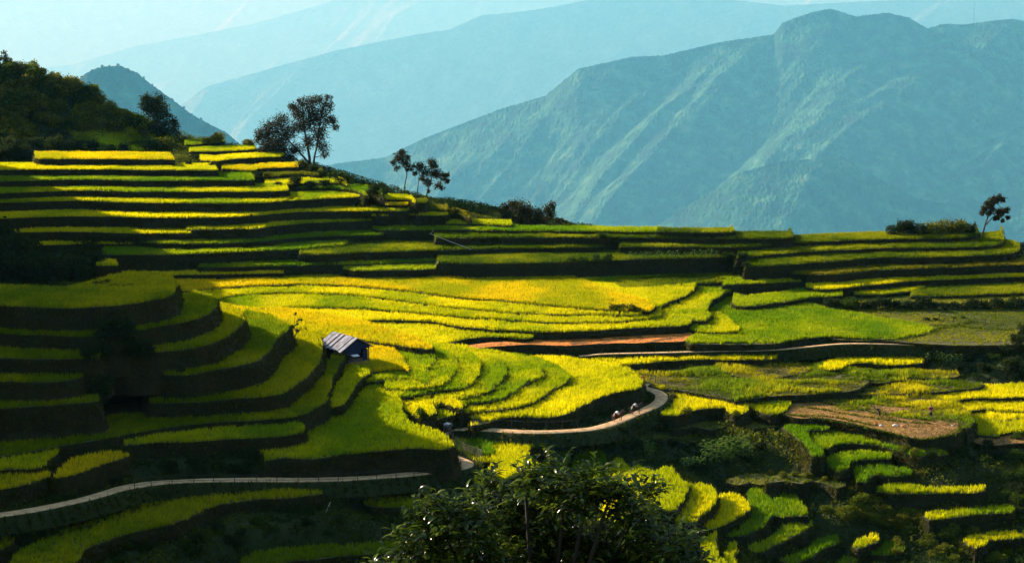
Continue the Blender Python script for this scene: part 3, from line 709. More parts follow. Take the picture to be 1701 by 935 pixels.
# ------------------------------------------------------------------ roads
for k, r in roads3.items():
    n = len(r); hwn = (.48 if k == 'upper_road' else 1.0); tgv = np.gradient(r[:, :2], axis=0); tgv /= np.linalg.norm(tgv, axis=1, keepdims=True) + 1e-6
    nn = np.stack([-tgv[:, 1], tgv[:, 0]], 1)
    s = np.arange(n)
    rows = []
    hw = .48 if k == 'upper_road' else .95
    for off, dz in ((-hw - 1.4, -1.6), (-hw, 0.0), (-.5, .05), (.5, .05), (hw, 0.0), (hw + 1.4, -1.6)):
        j = (fbm(s * .2 + off * 9, s * 0., 2, 8) - .5) * (.55 if abs(off) > .6 else 0)
        R = r.copy(); R[:, :2] += nn * (off + j)[:, None] if np.ndim(j) else nn * off; R[:, 2] += dz
        rows.append(R)
    V = np.stack(rows, 1).reshape(-1, 3); w = len(rows)
    a = np.arange(n - 1)[:, None] * w + np.arange(w - 1)[None]
    Fq = np.stack([a, a + 1, a + w + 1, a + w], -1)
    me = mesh_np("road", V, Fq.reshape(-1, 4))
    me.materials.append(M['road']); me.materials.append(M['ground'])
    mi = np.zeros(Fq.shape[:2], np.int32); mi[:, 0] = 1; mi[:, -1] = 1
    me.polygons.foreach_set("material_index", mi.ravel())
    VT, VC = [], []
    for side in (-1, 1):
        q = rng.integers(0, n, n * 46); d_ = hwn + .12 + rng.uniform(0, 1, len(q)) ** 1.4 * 2.2
        Pv = r[q].copy(); Pv[:, :2] += nn[q] * (side * d_)[:, None] + rng.normal(0, .15, (len(q), 2)); Pv[:, 2] -= np.maximum(0, d_ - hwn) * 1.0 + .05
        c = np.array([(.03, .05, .008), (.06, .075, .010), (.09, .085, .015), (.02, .035, .006)])[rng.integers(0, 4, len(q))]
        v_, c_ = blades(Pv, rng.uniform(.12, .5, len(q)), .08, .2, c * .8, c * 1.3, 2); VT.append(v_); VC.append(c_)
    vt_ = np.vstack(VT); tag(link("verge_grass", mesh_np("verge", vt_, np.arange(len(vt_)).reshape(-1, 3), np.vstack(VC)), M['leaf']), "rough grass along the edges of the " + ("valley track" if k == 'upper_road' else "winding road"), "grass", kind="stuff")
    o = bpy.data.objects.new(k.replace('upper_', 'valley_').replace('middle_', 'hillside_'), me); COL.objects.link(o)
    tag(o, {'upper_road': "thin dirt track along the foot of the valley fields", 'middle_road': "winding pale dirt road round the domed hill and off to the left"}[k], "road", kind="structure")

# ------------------------------------------------------------------ mountains
MS = 1.4
def mountain(name, label, ridge, D0, depth, drop, amp, lam, skew, seed, mat, fine=0.0, cols=520, rows=190, back=.35, urange=(-500, 2200)):
    D0, depth, drop, amp, lam = [q * MS for q in (D0, depth, drop, amp, lam)]
    us = np.linspace(urange[0], urange[1], cols)
    ru = [p[0] for p in ridge]; rv = [p[1] for p in ridge]
    vr = np.interp(us, ru, rv)
    ker = np.ones(5) / 5; vr = np.convolve(np.pad(vr, 2, mode='edge'), ker, 'valid')
    a, yy, zz = ray(us, vr)
    t = D0 / yy
    xr, zr = a * t, zz * t + CAMZ
    tt = np.concatenate([-np.linspace(back, 0.02, 24), np.linspace(0, 1, rows) ** 1.15])
    T, XX = np.meshgrid(tt, np.arange(cols), indexing='ij')
    kw = int(cols * .09) * 2 + 1; hw_ = np.hanning(kw); hw_ /= hw_.sum()
    zs = np.convolve(np.pad(zr, kw // 2, mode='edge'), hw_, 'valid')
    qs = np.clip(np.abs(T) * 5, 0, 1) ** .8
    xb = xr[XX]; zb = zr[XX] * (1 - qs) + zs[XX] * qs
    y = D0 - T * depth
    x = xb * (y / D0)
    Tp = np.clip(T, 0, 1); Tn = np.clip(-T, 0, 1)
    z = CAMZ + (zb - CAMZ) - drop * (Tp ** 0.92) - drop * 1.2 * Tn
    q = x + skew * (D0 - y)
    n1 = (.5 * ridged(q / lam, (D0 - y) / (lam * 3.2), 3, seed) + .5 * fbm(q / (lam * .45), (D0 - y) / (lam * 1.0), 4, seed + 5)) - .57
    n2 = fbm(q / (lam * .18), (D0 - y) / (lam * .3), 5, seed + 9) - .5
    env = np.clip(np.abs(T) * 9, 0, 1)
    z += amp * 1.3 * n1 * env + amp * .16 * n2 * env
    if fine:
        px = D0 / F
        z += fine * px * (fbm(x / (px * 2.6), y / (px * 7), 3, seed + 3) - .4) * 2
    V = np.stack([x, y, z], -1).reshape(-1, 3)
    R, Cc = T.shape
    idx = np.arange(R * Cc).reshape(R, Cc)
    Q = np.stack([idx[:-1, :-1], idx[1:, :-1], idx[1:, 1:], idx[:-1, 1:]], -1).reshape(-1, 4)
    o = link("mountain", mesh_np("mountain", V, Q, smooth=True), mat)
    tag(o, label, "mountain", kind="structure")
def mt_mat(name, s, cols):
    return noise_mat(name, s, cols, bump=1.0, bscale=s * 6, bdist=.16 / s, rough=1.0, detail=9)
mm1 = mt_mat("forest_slope", 0.0030, [(0.33, (.002, .022, .016)), (0.48, (.006, .055, .028)), (0.58, (.020, .11, .045)), (0.72, (.09, .17, .08))])
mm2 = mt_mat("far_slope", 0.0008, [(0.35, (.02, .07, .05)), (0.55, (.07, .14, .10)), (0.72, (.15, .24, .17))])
mountain("m", "large hazy blue-green forested mountain filling the right", [(-600, 420), (300, 330), (560, 272), (640, 262), (700, 232), (830, 182), (905, 160), (960, 115), (1050, 95), (1100, 93), (1200, 70), (1285, 58), (1300, 38), (1345, 22), (1380, 15), (1420, 28), (1475, 22), (1510, 30), (1540, 48), (1570, 40), (1600, 42), (1640, 36), (1680, 32), (1760, 45), (2200, 60)],
         22000, 7500, 4300, 620, 1900, .85, 11, mm1, fine=1.5, cols=1300, rows=420, urange=(350, 1820))
mountain("m", "wooded spur in front of the large mountain", [(-600, 700), (900, 520), (1060, 398), (1130, 350), (1175, 322), (1225, 288), (1300, 268), (1400, 262), (1450, 292), (1520, 330), (1580, 340), (1640, 350), (1720, 330), (2200, 290)],
         17500, 4600, 2800, 380, 1300, .5, 23, mm1, fine=1.6, cols=760, rows=260, urange=(1000, 1820))
mountain("m", "paler hazy mountain range in the middle distance", [(-600, 330), (200, 235), (300, 175), (340, 145), (400, 128), (500, 100), (560, 84), (620, 72), (690, 58), (745, 50), (800, 26), (850, 22), (920, 12), (980, 0), (1050, -12), (1150, -8), (1300, 10), (1700, -10), (2200, 0)],
         54000, 19000, 14000, 3000, 3600, 1.0, 37, mm2, fine=1.2, cols=900, rows=300, urange=(0, 1820))
mountain("m", "very pale range whose slopes fill the upper left", [(-600, 60), (0, 120), (120, 108), (220, 78), (330, 58), (420, 40), (520, 12), (640, -30), (900, -60), (2200, -90)],
         88000, 26000, 20000, 3600, 6500, .9, 71, mm2, fine=1.0, cols=700, urange=(-200, 1820))
mountain("m", "faintest farthest mountain range dissolving in haze", [(-600, -60), (200, -90), (600, -110), (1100, -70), (1500, -90), (2200, -70)],
         125000, 34000, 24000, 5200, 8000, .8, 53, mm2, fine=1.0, cols=700)
mountain("m", "dark tree-topped hill behind the left hillside", [(-600, 300), (60, 200), (110, 150), (140, 124), (165, 112), (200, 110), (228, 122), (250, 140), (285, 165), (320, 192), (350, 208), (378, 222), (420, 260), (520, 330), (700, 420), (2200, 900)],
         12500, 4200, 3200, 300, 800, .6, 67, mm1, fine=1.8, urange=(-100, 640), cols=520, rows=240)

# ------------------------------------------------------------------ haze
hz = MB(); 
hz.quad_box((0, 95000, -15500), (340000, 310000, 40000))
m, nt, out = new_mat("haze")
pv = nt.nodes.new("ShaderNodeVolumePrincipled")
pv.inputs["Color"].default_value = (0.122, 0.54, 0.83, 1)
pv.inputs["Absorption Color"].default_value = (1, .38, .06, 1)
pv.inputs["Density"].default_value = 2.15e-5
pv.inputs["Anisotropy"].default_value = 0.15
nt.links.new(pv.outputs[0], out.inputs["Volume"])
ho = hz.build("haze", m)
tag(ho, "pale blue haze filling the valleys", "haze", kind="stuff")

# ------------------------------------------------------------------ surface lookup (0.5 m raster) and picking
sx = np.arange(-150, 150, .5); sy = np.arange(150, 500, .5)
SX, SY = np.meshgrid(sx, sy)
SZ = surface_z(SX.ravel(), SY.ravel()).reshape(SX.shape)
SG = ground_z(SX.ravel(), SY.ravel()).reshape(SX.shape)
ISF = SZ > SG + .3
def look(x, y):
    i = np.clip(((x + 150) / .5).astype(int), 0, len(sx) - 1); j = np.clip(((y - 150) / .5).astype(int), 0, len(sy) - 1)
    return SZ[j, i], ISF[j, i]
def hits(u, v, d0=160, d1=480):                   # where the sight line through a photo point meets the land
    u = np.atleast_1d(np.asarray(u, float)); v = np.atleast_1d(np.asarray(v, float))
    a, yy, zz = ray(u, v)
    P = np.full((len(u), 3), np.nan); f = np.zeros(len(u), bool); todo = np.ones(len(u), bool)
    for D in np.arange(d0, d1, .5):
        t = D / yy; x = a * t; z = zz * t + CAMZ
        sz, isf = look(x, np.full(len(u), D))
        h = todo & (z <= sz)
        if h.any():
            P[h] = np.stack([x[h], np.full(h.sum(), D), sz[h]], 1); f[h] = isf[h]; todo &= ~h
        if not todo.any(): break
    return P, f
def hit(u, v, **k):
    P, f = hits([u], [v], **k); return P[0]
def ppm(P): return F / P[1]

# ------------------------------------------------------------------ low weeds on the open slopes
def tri_leaves(P, size, col, rr=rng, flat=0.0):   # two-triangle leaf cards, random facing
    n = len(P)
    a = rr.normal(0, 1, (n, 3)); a[:, 2] *= (1 - flat) ; a /= np.linalg.norm(a, axis=1, keepdims=True) + 1e-9
    b = rr.normal(0, 1, (n, 3)); b -= a * (a * b).sum(1, keepdims=True); b /= np.linalg.norm(b, axis=1, keepdims=True) + 1e-9
    sz = (size * rr.uniform(.6, 1.4, n))[:, None]
    V = np.stack([P - a * sz, P + b * sz * .45, P + a * sz, P - b * sz * .45], 1).reshape(-1, 3)
    C_ = np.repeat(col, 4, 0)
    return V, np.arange(n * 4).reshape(-1, 4), C_
N = 330000
px = rng.uniform(-130, 170, N); py = rng.uniform(170, 440, N)
m = np.abs(px) < py * .37
px, py = px[m], py[m]
z, isf = look(px, py)
keep = ~isf
for r in roads3.values():
    q = np.where(keep)[0]; rr_ = r[::2]
    for a_ in range(0, len(q), 20000):
        w = q[a_:a_ + 20000]
        keep[w] &= ((px[w, None] - rr_[None, :, 0]) ** 2 + (py[w, None] - rr_[None, :, 1]) ** 2).min(1) > 1.8 ** 2
px, py = px[keep], py[keep]
nz = fbm(px * .12, py * .12, 4, 200)
hh = np.clip((nz - .34) * 4.2, .2, 1.6)
rep = 5
X_ = np.repeat(px, rep) + rng.normal(0, .25, len(px) * rep); Y_ = np.repeat(py, rep) + rng.normal(0, .25, len(px) * rep)
Zz = ground_z(X_, Y_) + rng.uniform(0, 1, len(X_)) * np.repeat(hh, rep)
lit_tone = np.clip((fbm(X_ * .08, Y_ * .08, 3, 201) - .45) * 4, 0, 1)[:, None]  # patches of weeds with a sunlit tone painted into their colour
cc = (np.array([.022, .042, .006]) * (1 - lit_tone) + np.array([.11, .13, .012]) * lit_tone) * rng.uniform(.6, 1.4, (len(X_), 1))
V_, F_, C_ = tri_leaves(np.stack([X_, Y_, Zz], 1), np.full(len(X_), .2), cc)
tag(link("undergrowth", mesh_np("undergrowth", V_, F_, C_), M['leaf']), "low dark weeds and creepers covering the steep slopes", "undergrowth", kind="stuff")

# ------------------------------------------------------------------ leaf masses
def cloud(blobs, n, size, pal, rr, shell=.55, clump=None):
    """blobs: (x, y, z, rx, ry, rz); leaves sit in small clumps through the blob's outer volume"""
    vol = np.array([b[3] * b[4] * b[5] for b in blobs]) ** .75; vol /= vol.sum()
    Ps = []; Ss = []
    for b, w in zip(blobs, vol):
        k = max(6, int(n * w)); nc = max(3, k // 16)
        d = rr.normal(0, 1, (nc, 3)); d /= np.linalg.norm(d, axis=1, keepdims=True)
        rad = (shell + (1 - shell) * rr.uniform(0, 1, nc) ** .5) * rr.uniform(.75, 1.12, nc)
        cen = d * rad[:, None] * np.array(b[3:6]) + np.array(b[:3])
        i = rr.integers(0, nc, k)
        cs = (clump or .22) * min(b[3:6])
        Ps.append(cen[i] + rr.normal(0, 1, (k, 3)) * cs)
        Ss.append(rr.uniform(.65, 1.35, nc)[i])
    P = np.vstack(Ps); S_ = np.concatenate(Ss)
    pal = np.array(pal)
    c = pal[rr.integers(0, len(pal), len(P))] * S_[:, None]
    return tri_leaves(P, np.full(len(P), size), c, rr)
GREENS = [(.024, .05, .006), (.04, .075, .007), (.06, .10, .009), (.035, .055, .009)]
OLIVE = [(.08, .10, .008), (.13, .15, .010), (.17, .16, .014), (.06, .08, .009)]
LIT_GREENS = [(.08, .12, .008), (.13, .17, .010), (.16, .17, .014), (.05, .08, .008)]  # brighter leaf tones, sunlight painted in for scrub the sun misses
DARK = [(.016, .03, .008), (.024, .042, .010), (.03, .05, .010), (.035, .035, .014)]
protos = {}
def shrub_proto(key, pal, seed, wide=1.0, n=1500, size=.085):
    rr = np.random.default_rng(seed)
    bl = [(0, 0, .55, .75 * wide, .75 * wide, .55)]
    for k in range(6):
        a = rr.uniform(0, 2 * math.pi); q = rr.uniform(.3, .65) * wide
        r_ = rr.uniform(.28, .5)
        bl.append((math.cos(a) * q, math.sin(a) * q, rr.uniform(.35, .85), r_ * wide, r_ * wide, r_))
    V_, F_, C_ = cloud(bl, n, size, pal, rr)
    V_[:, 2] = np.maximum(V_[:, 2], 0)
    me = mesh_np("shrub_leaves", V_, F_, C_); me.materials.append(M['leaf'])
    st = MB()
    for k in range(4):
        a = rr.uniform(0, 6.28)
        st.tube([(0, 0, -.3), (math.cos(a) * .15, math.sin(a) * .15, .25), (math.cos(a) * .4, math.sin(a) * .4, .8)], [.04, .03, .012], 5)
    ms = bpy.data.meshes.new("shrub_stems"); ms.from_pydata(st.v, [], st.f); ms.materials.append(M['bark'])
    protos[key] = (me, ms)
for k in range(3):
    shrub_proto('l%d' % k, LIT_GREENS, 330 + k); shrub_proto('g%d' % k, GREENS, 300 + k); shrub_proto('o%d' % k, OLIVE, 310 + k); shrub_proto('d%d' % k, DARK, 320 + k)
def shrub(u, v, r, tone, label, group=None, hgt=1.0, P=None, sink=.15):
    if P is None: P = hit(u, v)
    if np.isnan(P).any(): return None
    R_ = r / ppm(P)
    me, ms = protos[tone + str(random.randint(0, 2))]
    o = empty("shrub", (P[0], P[1], P[2] - sink * R_), random.uniform(0, 6.28))
    o.scale = (R_, R_, R_ * hgt * random.uniform(.85, 1.15))
    tag(o, label, "shrub", group)
    f = bpy.data.objects.new("foliage", me); COL.objects.link(f); f.parent = o
    t = bpy.data.objects.new("stem", ms); COL.objects.link(t); t.parent = o
    return o
def scatter_shrubs(poly, n, r0, r1, tones, label, group, hgt=1.0, seed=0):
    rr = random.Random(seed); pp = np.array(poly, float); c = 0
    L_ = []
    while len(L_) < n and c < n * 60:
        c += 1
        u = rr.uniform(pp[:, 0].min(), pp[:, 0].max()); v = rr.uniform(pp[:, 1].min(), pp[:, 1].max())
        if pip(np.array([u]), np.array([v]), pp)[0]: L_.append((u, v))
    P, f = hits([a for a, b in L_], [b for a, b in L_])
    for (u, v), p, ff in zip(L_, P, f):
        if np.isnan(p).any() or ff: continue
        shrub(u, v, rr.uniform(r0, r1), rr.choice(tones), label, group, hgt, P=p)

# bright rough grass on the open part of the hill
def grass_patch(poly, n, c0, c1, h, label):
    pp = np.array(poly, float)
    u = rng.uniform(pp[:, 0].min(), pp[:, 0].max(), n); v = rng.uniform(pp[:, 1].min(), pp[:, 1].max(), n)
    m = pip(u, v, pp); P, f = hits(u[m], v[m]); P = P[~np.isnan(P).any(1) & ~f]
    q = fbm(P[:, 0] * .15, P[:, 1] * .15 + P[:, 2] * .2, 3, 66)[:, None]; q = np.clip((q - .35) * 3, 0, 1)
    c = np.array(c0) * (1 - q) + np.array(c1) * q
    v_, c_ = blades(P, np.full(len(P), h), .12, .3, c * .8, c, 3)
    tag(link("hill_grass", mesh_np("hill_grass", v_, np.arange(len(v_)).reshape(-1, 3), c_), M['rice']), label, "grass", kind="stuff")
grass_patch([(130, 165), (190, 180), (235, 198), (305, 240), (312, 258), (220, 252), (140, 250), (110, 215)], 26000, (.07, .13, .006), (.45, .58, .006), .55, "bright rough grass on the open flank of the bushy hill")
grass_patch([(300, 235), (345, 240), (372, 262), (330, 285), (295, 262)], 5000, (.08, .13, .006), (.35, .38, .006), .4, "rough yellow grass on the slope right of the bushy hill")
# dense scrub on the hill at the top left
scatter_shrubs([(-40, 90), (0, 102), (60, 122), (140, 152), (190, 180), (225, 205), (215, 225), (100, 235), (0, 245), (-40, 245)], 72, 18, 32, ['o', 'l', 'g', 'o'],
               "leafy shrub in the dense scrub on the hill at the top left", "shrubs covering the hill at the top left", .9, 1)
for u, v, r, t in ((10, 104, 16, 'o'), (35, 114, 18, 'o'), (62, 124, 20, 'g'), (90, 134, 16, 'o'), (118, 146, 20, 'o'), (140, 160, 18, 'g'), (160, 168, 20, 'o'), (185, 178, 16, 'o'), (205, 190, 14, 'o')):
    shrub(u, v + 8, r, t, "olive shrub on the crest of the hill at the top left", "shrubs along the crest of the top left hill")
for u, v, r, t in ((10, 262, 22, 'd'), (40, 262, 18, 'd'), (-20, 262, 22, 'd'), (20, 252, 22, 'd'), (55, 252, 20, 'd'), (90, 250, 20, 'd'), (125, 250, 18, 'd'), (155, 251, 14, 'd'), (185, 251, 12, 'g'), (208, 252, 12, 'd'), (250, 252, 22, 'g'), (276, 252, 20, 'o'), (240, 225, 14, 'o'), (292, 255, 14, 'o'), (-10, 250, 24, 'd')):
    shrub(u, v, r, t, "dark shrub at the foot of the hill just above the topmost golden strip", "shrubs lining the topmost golden strip")
# shrubs on the skyline between the hill and the big tree
for u, v, r, t in ((345, 243, 11, 'o'), (362, 241, 14, 'o'), (380, 240, 15, 'o'), (398, 241, 15, 'o'), (415, 244, 13, 'o'), (430, 250, 12, 'g')):
    shrub(u, v, r, t, "olive shrub on the skyline between the hill and the big tree", "skyline shrubs left of the big tree")
for u, v, r, t in ((300, 268, 7, 'o'), (312, 276, 8, 'd'), (355, 277, 9, 'd'), (368, 284, 8, 'd'), (430, 296, 9, 'd'), (445, 298, 9, 'o'), (462, 310, 9, 'd'), (490, 316, 14, 'd'), (515, 315, 14, 'd'), (540, 312, 12, 'd'), (500, 283, 12, 'd'), (520, 288, 13, 'd'), (535, 293, 9, 'd'),
                   (620, 332, 12, 'd'), (637, 334, 8, 'd'), (760, 356, 8, 'd'), (775, 358, 6, 'o'), (634, 392, 5, 'o'), (418, 366, 4, 'd')):
    shrub(u, v, r, t, "low dark bush on the stepped shoulder of the left hillside", "bushes on the stepped shoulder")
# dark clump behind the uppermost nose terrace
for u, v, r in ((-10, 470, 44), (25, 468, 42), (60, 472, 38), (30, 440, 38), (0, 420, 36), (45, 425, 30)):
    shrub(u, v, r, 'd', "big dark bush at the left edge behind the uppermost nose terrace", "dark bushes at the left edge", 1.15)
for u, v, r in ((95, 474, 40), (128, 470, 36), (148, 458, 36), (140, 440, 30)):
    shrub(u, v, r, 'd', "rounded dark bush right of the clump at the left edge", "rounded dark bushes beside the left clump", 1.25)
for u, v, r, t in ((168, 474, 22, 'd'), (190, 478, 16, 'o'), (215, 478, 14, 'o'), (235, 474, 10, 'o')):
    shrub(u, v, r, t, "low grassy bush on the tread of the uppermost nose terrace", "low bushes on the uppermost nose terrace", .5)
for u, v, r in ((165, 655, 30), (200, 650, 34), (232, 655, 26), (180, 625, 24), (215, 620, 24), (150, 612, 20), (190, 598, 20), (232, 608, 20), (175, 680, 22), (210, 682, 24), (245, 640, 20), (245, 590, 14)):
    shrub(u, v, r, 'd', "dark bush in the gap between the left nose terraces", "bushes in the gap of the left nose")
for u, v, r in ((1234, 454, 10), (1240, 444, 9), (1230, 436, 8), (1322, 468, 8), (1334, 480, 9)):
    shrub(u, v, r, 'd', "dark bush at the broken step in the middle of the right ridge strips", "bushes at the step of the right ridge")
# hedge at the foot of the right ridge
for i_, u in enumerate(range(1382, 1712, 17)):
    shrub(u, 515 - (u - 1382) * .004, random.uniform(12, 17), random.choice('dddg'), "dark rounded bush in the hedge at the foot of the right ridge", "hedge bushes at the foot of the right ridge", 1.1)
for u, v, r, t in ((1395, 503, 8, 'o'), (1345, 497, 6, 'o'), (1470, 530, 8, 'o'), (1540, 533, 8, 'd'), (1555, 533, 7, 'd'), (1585, 530, 6, 'g'), (1600, 530, 6, 'g')):
    shrub(u, v, r, t, "small bush on the meadow edge behind the big green field", "small bushes at the meadow edge", .7)
# skyline bushes on the right
for u, v, r, t in ((1484, 392, 14, 'd'), (1502, 392, 18, 'd'), (1524, 392, 20, 'd'), (1546, 391, 22, 'o'), (1569, 390, 24, 'o'), (1592, 390, 19, 'o'), (1610, 390, 14, 'd')):
    shrub(u, v, r, t, "bush in the dark thicket on the right ridge skyline", "thicket on the right ridge skyline", 1.2)
for u, v, r in ((950, 452, 9), (968, 452, 10), (990, 453, 12), (1010, 453, 11), (1000, 405, 8), (1206, 448, 9), (1215, 446, 8)):
    shrub(u, v, r, 'g', "small bush on the dark bank under the middle ridge strips", "bushes on the middle ridge bank")
# dry bush in the valley fields
for u, v, r in ((1020, 516, 9), (1033, 515, 12), (1048, 517, 11), (1060, 519, 7)):
    shrub(u, v, r, 'o', "dry tangled bush at the tips of the long yellow fields", "tangled bushes between the yellow fields")
# along and below the road
for u, v, r, t in ((948, 734, 14, 'd'), (966, 738, 18, 'd'), (985, 738, 18, 'd'), (1006, 735, 16, 'g'), (1030, 722, 16, 'd'), (1052, 716, 18, 'd'), (1072, 712, 18, 'g'), (1094, 712, 17, 'd'), (1112, 716, 16, 'd'), (1060, 745, 16, 'd'), (1090, 742, 16, 'd'), (1120, 740, 14, 'd'), (1012, 750, 12, 'd')):
    shrub(u, v, r, t, "dense green bush on the slope just below the road bend", "bushes below the road bend")
shrub(1141, 708, 13, 'o', "sunlit leafy bush on the ledge under the bright field")
shrub(1222, 703, 9, 'o', "small spiky bush at the right end of the ledge")
shrub(700, 700, 15, 'g', "green bush down in the dark hollow beside the road")
shrub(808, 796, 13, 'd', "dark tangle at the corner of the bamboo fence")
shrub(1118, 666, 9, 'd', "dark tuft outside the road bend")
for u, v, r, t in ((1690, 575, 18, 'd'), (1705, 560, 18, 'd'), (1668, 592, 16, 'd'), (1650, 600, 12, 'g'), (1680, 612, 18, 'd'), (1700, 625, 20, 'd'), (1610, 600, 12, 'd'), (1590, 612, 12, 'd'), (1635, 618, 14, 'd')):
    shrub(u, v, r, t, "dark bush on the bank at the right edge above the golden fields", "bushes at the right edge above the golden fields")
for u, v, r, t in ((1695, 735, 20, 'g'), (1690, 770, 24, 'g'), (1665, 765, 14, 'd'), (1700, 800, 22, 'g'), (1675, 800, 16, 'g'), (1640, 762, 14, 'd'), (1600, 758, 12, 'd'), (1620, 770, 14, 'd')):
    shrub(u, v, r, t, "leafy bush at the right edge below the golden fields", "bushes at the right edge below the golden fields")
for u, v, r, t in ((1500, 762, 12, 'o'), (1520, 770, 11, 'o'), (1490, 790, 8, 'o'), (1528, 790, 11, 'o'), (1545, 778, 12, 'd'), (1300, 795, 9, 'o'), (1320, 792, 9, 'o'), (1280, 790, 8, 'o'), (1340, 795, 10, 'o'), (1370, 800, 8, 'o')):
    shrub(u, v, r, t, "olive bush between the small green steps on the lower right", "olive bushes among the lower right steps")
scatter_shrubs([(1345, 850), (1420, 835), (1500, 830), (1540, 855), (1600, 870), (1701, 900), (1701, 935), (1560, 935), (1520, 900), (1440, 870)], 62, 11, 21, ['l', 'l', 'o'],
               "sunlit-toned creeper-covered bush in the scrub at the bottom right", "bushes in the bottom right scrub", .8, 3)
scatter_shrubs([(1390, 800), (1450, 815), (1530, 830), (1530, 850), (1420, 850)], 20, 8, 14, ['l', 'o'], "olive bush on the slope between the lower right steps", "bushes on the lower right slope", .8, 4)
scatter_shrubs([(1560, 780), (1701, 820), (1701, 870), (1640, 800)], 12, 12, 20, ['d', 'd', 'g'], "dark bush on the shaded slope at the right edge", "bushes on the shaded right slope", .9, 5)
scatter_shrubs([(330, 745), (460, 760), (740, 760), (740, 790), (430, 790), (250, 790), (220, 770)], 24, 9, 18, ['d'], "dark bush on the bank above the lower road", "bushes above the lower road", .8, 6)
scatter_shrubs([(0, 815), (100, 800), (200, 785), (220, 800), (100, 828), (0, 845)], 14, 9, 16, ['d'], "dark bush on the bank at the left end of the lower road", "bushes at the left end of the road", .8, 7)
scatter_shrubs([(150, 920), (300, 880), (430, 840), (600, 845), (620, 880), (400, 905), (300, 935)], 20, 10, 20, ['d', 'd', 'g'], "dark bush on the slope under the long curved field", "bushes under the long curved field", .8, 8)
scatter_shrubs([(1130, 720), (1290, 720), (1320, 770), (1150, 790)], 15, 9, 16, ['d', 'd', 'g'], "dark bush on the shaded slope left of the lower right steps", "bushes on the shaded middle slope", .8, 9)

# ------------------------------------------------------------------ corn
cm = MB()
cm.tube([(0, 0, -.1), (.01, 0, .6), (0, .02, 1.1)], [.03, .025, .012], 5)
cornstem = bpy.data.meshes.new("stalk"); cornstem.from_pydata(cm.v, [], cm.f)
cornstem.materials.append(flat_mat("corn_stalk", (.12, .16, .03)))
lv_, lf_, lc_ = [], [], []
for k in range(9):
    a = k * 2.4; z0 = .2 + k * .1; L_ = .55 - .02 * k
    p = [np.array([math.cos(a) * q * L_, math.sin(a) * q * L_, z0 + .5 * q - .55 * q * q]) for q in (0, .35, .7, 1.0)]
    sd = np.array([-math.sin(a), math.cos(a), 0]); wds = (.03, .075, .06, .005)
    b = len(lv_)
    for q, w in zip(p, wds): lv_ += [q - sd * w, q + sd * w]
    for q in range(3): lf_.append((b + 2 * q, b + 2 * q + 1, b + 2 * q + 3, b + 2 * q + 2))
lc_ = np.tile(np.array([.11, .20, .03]), (len(lv_), 1))
cornleaf = mesh_np("corn_leaves", np.array(lv_), np.array(lf_), lc_); cornleaf.materials.append(M['leaf'])
def corn(u, v, hpx, label, group):
    P = hit(u, v)
    if np.isnan(P).any(): return
    o = empty("corn_plant", P, random.uniform(0, 6.28)); k = hpx / ppm(P) / 1.25; o.scale = (k * 1.2, k * 1.2, k)
    tag(o, label, "corn plant", group)
    for nm, me in (("stalk", cornstem), ("leaves", cornleaf)):
        c = bpy.data.objects.new(nm, me); COL.objects.link(c); c.parent = o
for u in range(1046, 1196, 9): corn(u + random.uniform(-2, 2), 447 + random.uniform(-1, 1), random.uniform(13, 18), "young corn plant in the row on the dark bank under the middle ridge strips", "corn row under the middle ridge strips")
for j, v in enumerate((752, 762, 771)):
    for u in range(1172, 1250, 10): corn(u + random.uniform(-3, 3), v - (u - 1172) * .12, random.uniform(22, 30), "corn plant in the small plot left of the lower right steps", "corn plot left of the lower right steps")
for u in range(1136, 1166, 7): corn(u, 778, 22, "corn plant in the dim patch behind the near tree's right edge", "dim corn patch")
for u, v in ((1068, 742), (1076, 748), (1084, 754), (1072, 756), (1086, 744), (1080, 762)): corn(u, v, 20, "corn plant in the small cluster below the road bushes", "corn cluster below the road bushes")
for u in range(1540, 1604, 8): corn(u, 601 + (u - 1540) * .05, 17, "corn plant on the bank right of the golden wedge field", "corn on the bank below the upper road")

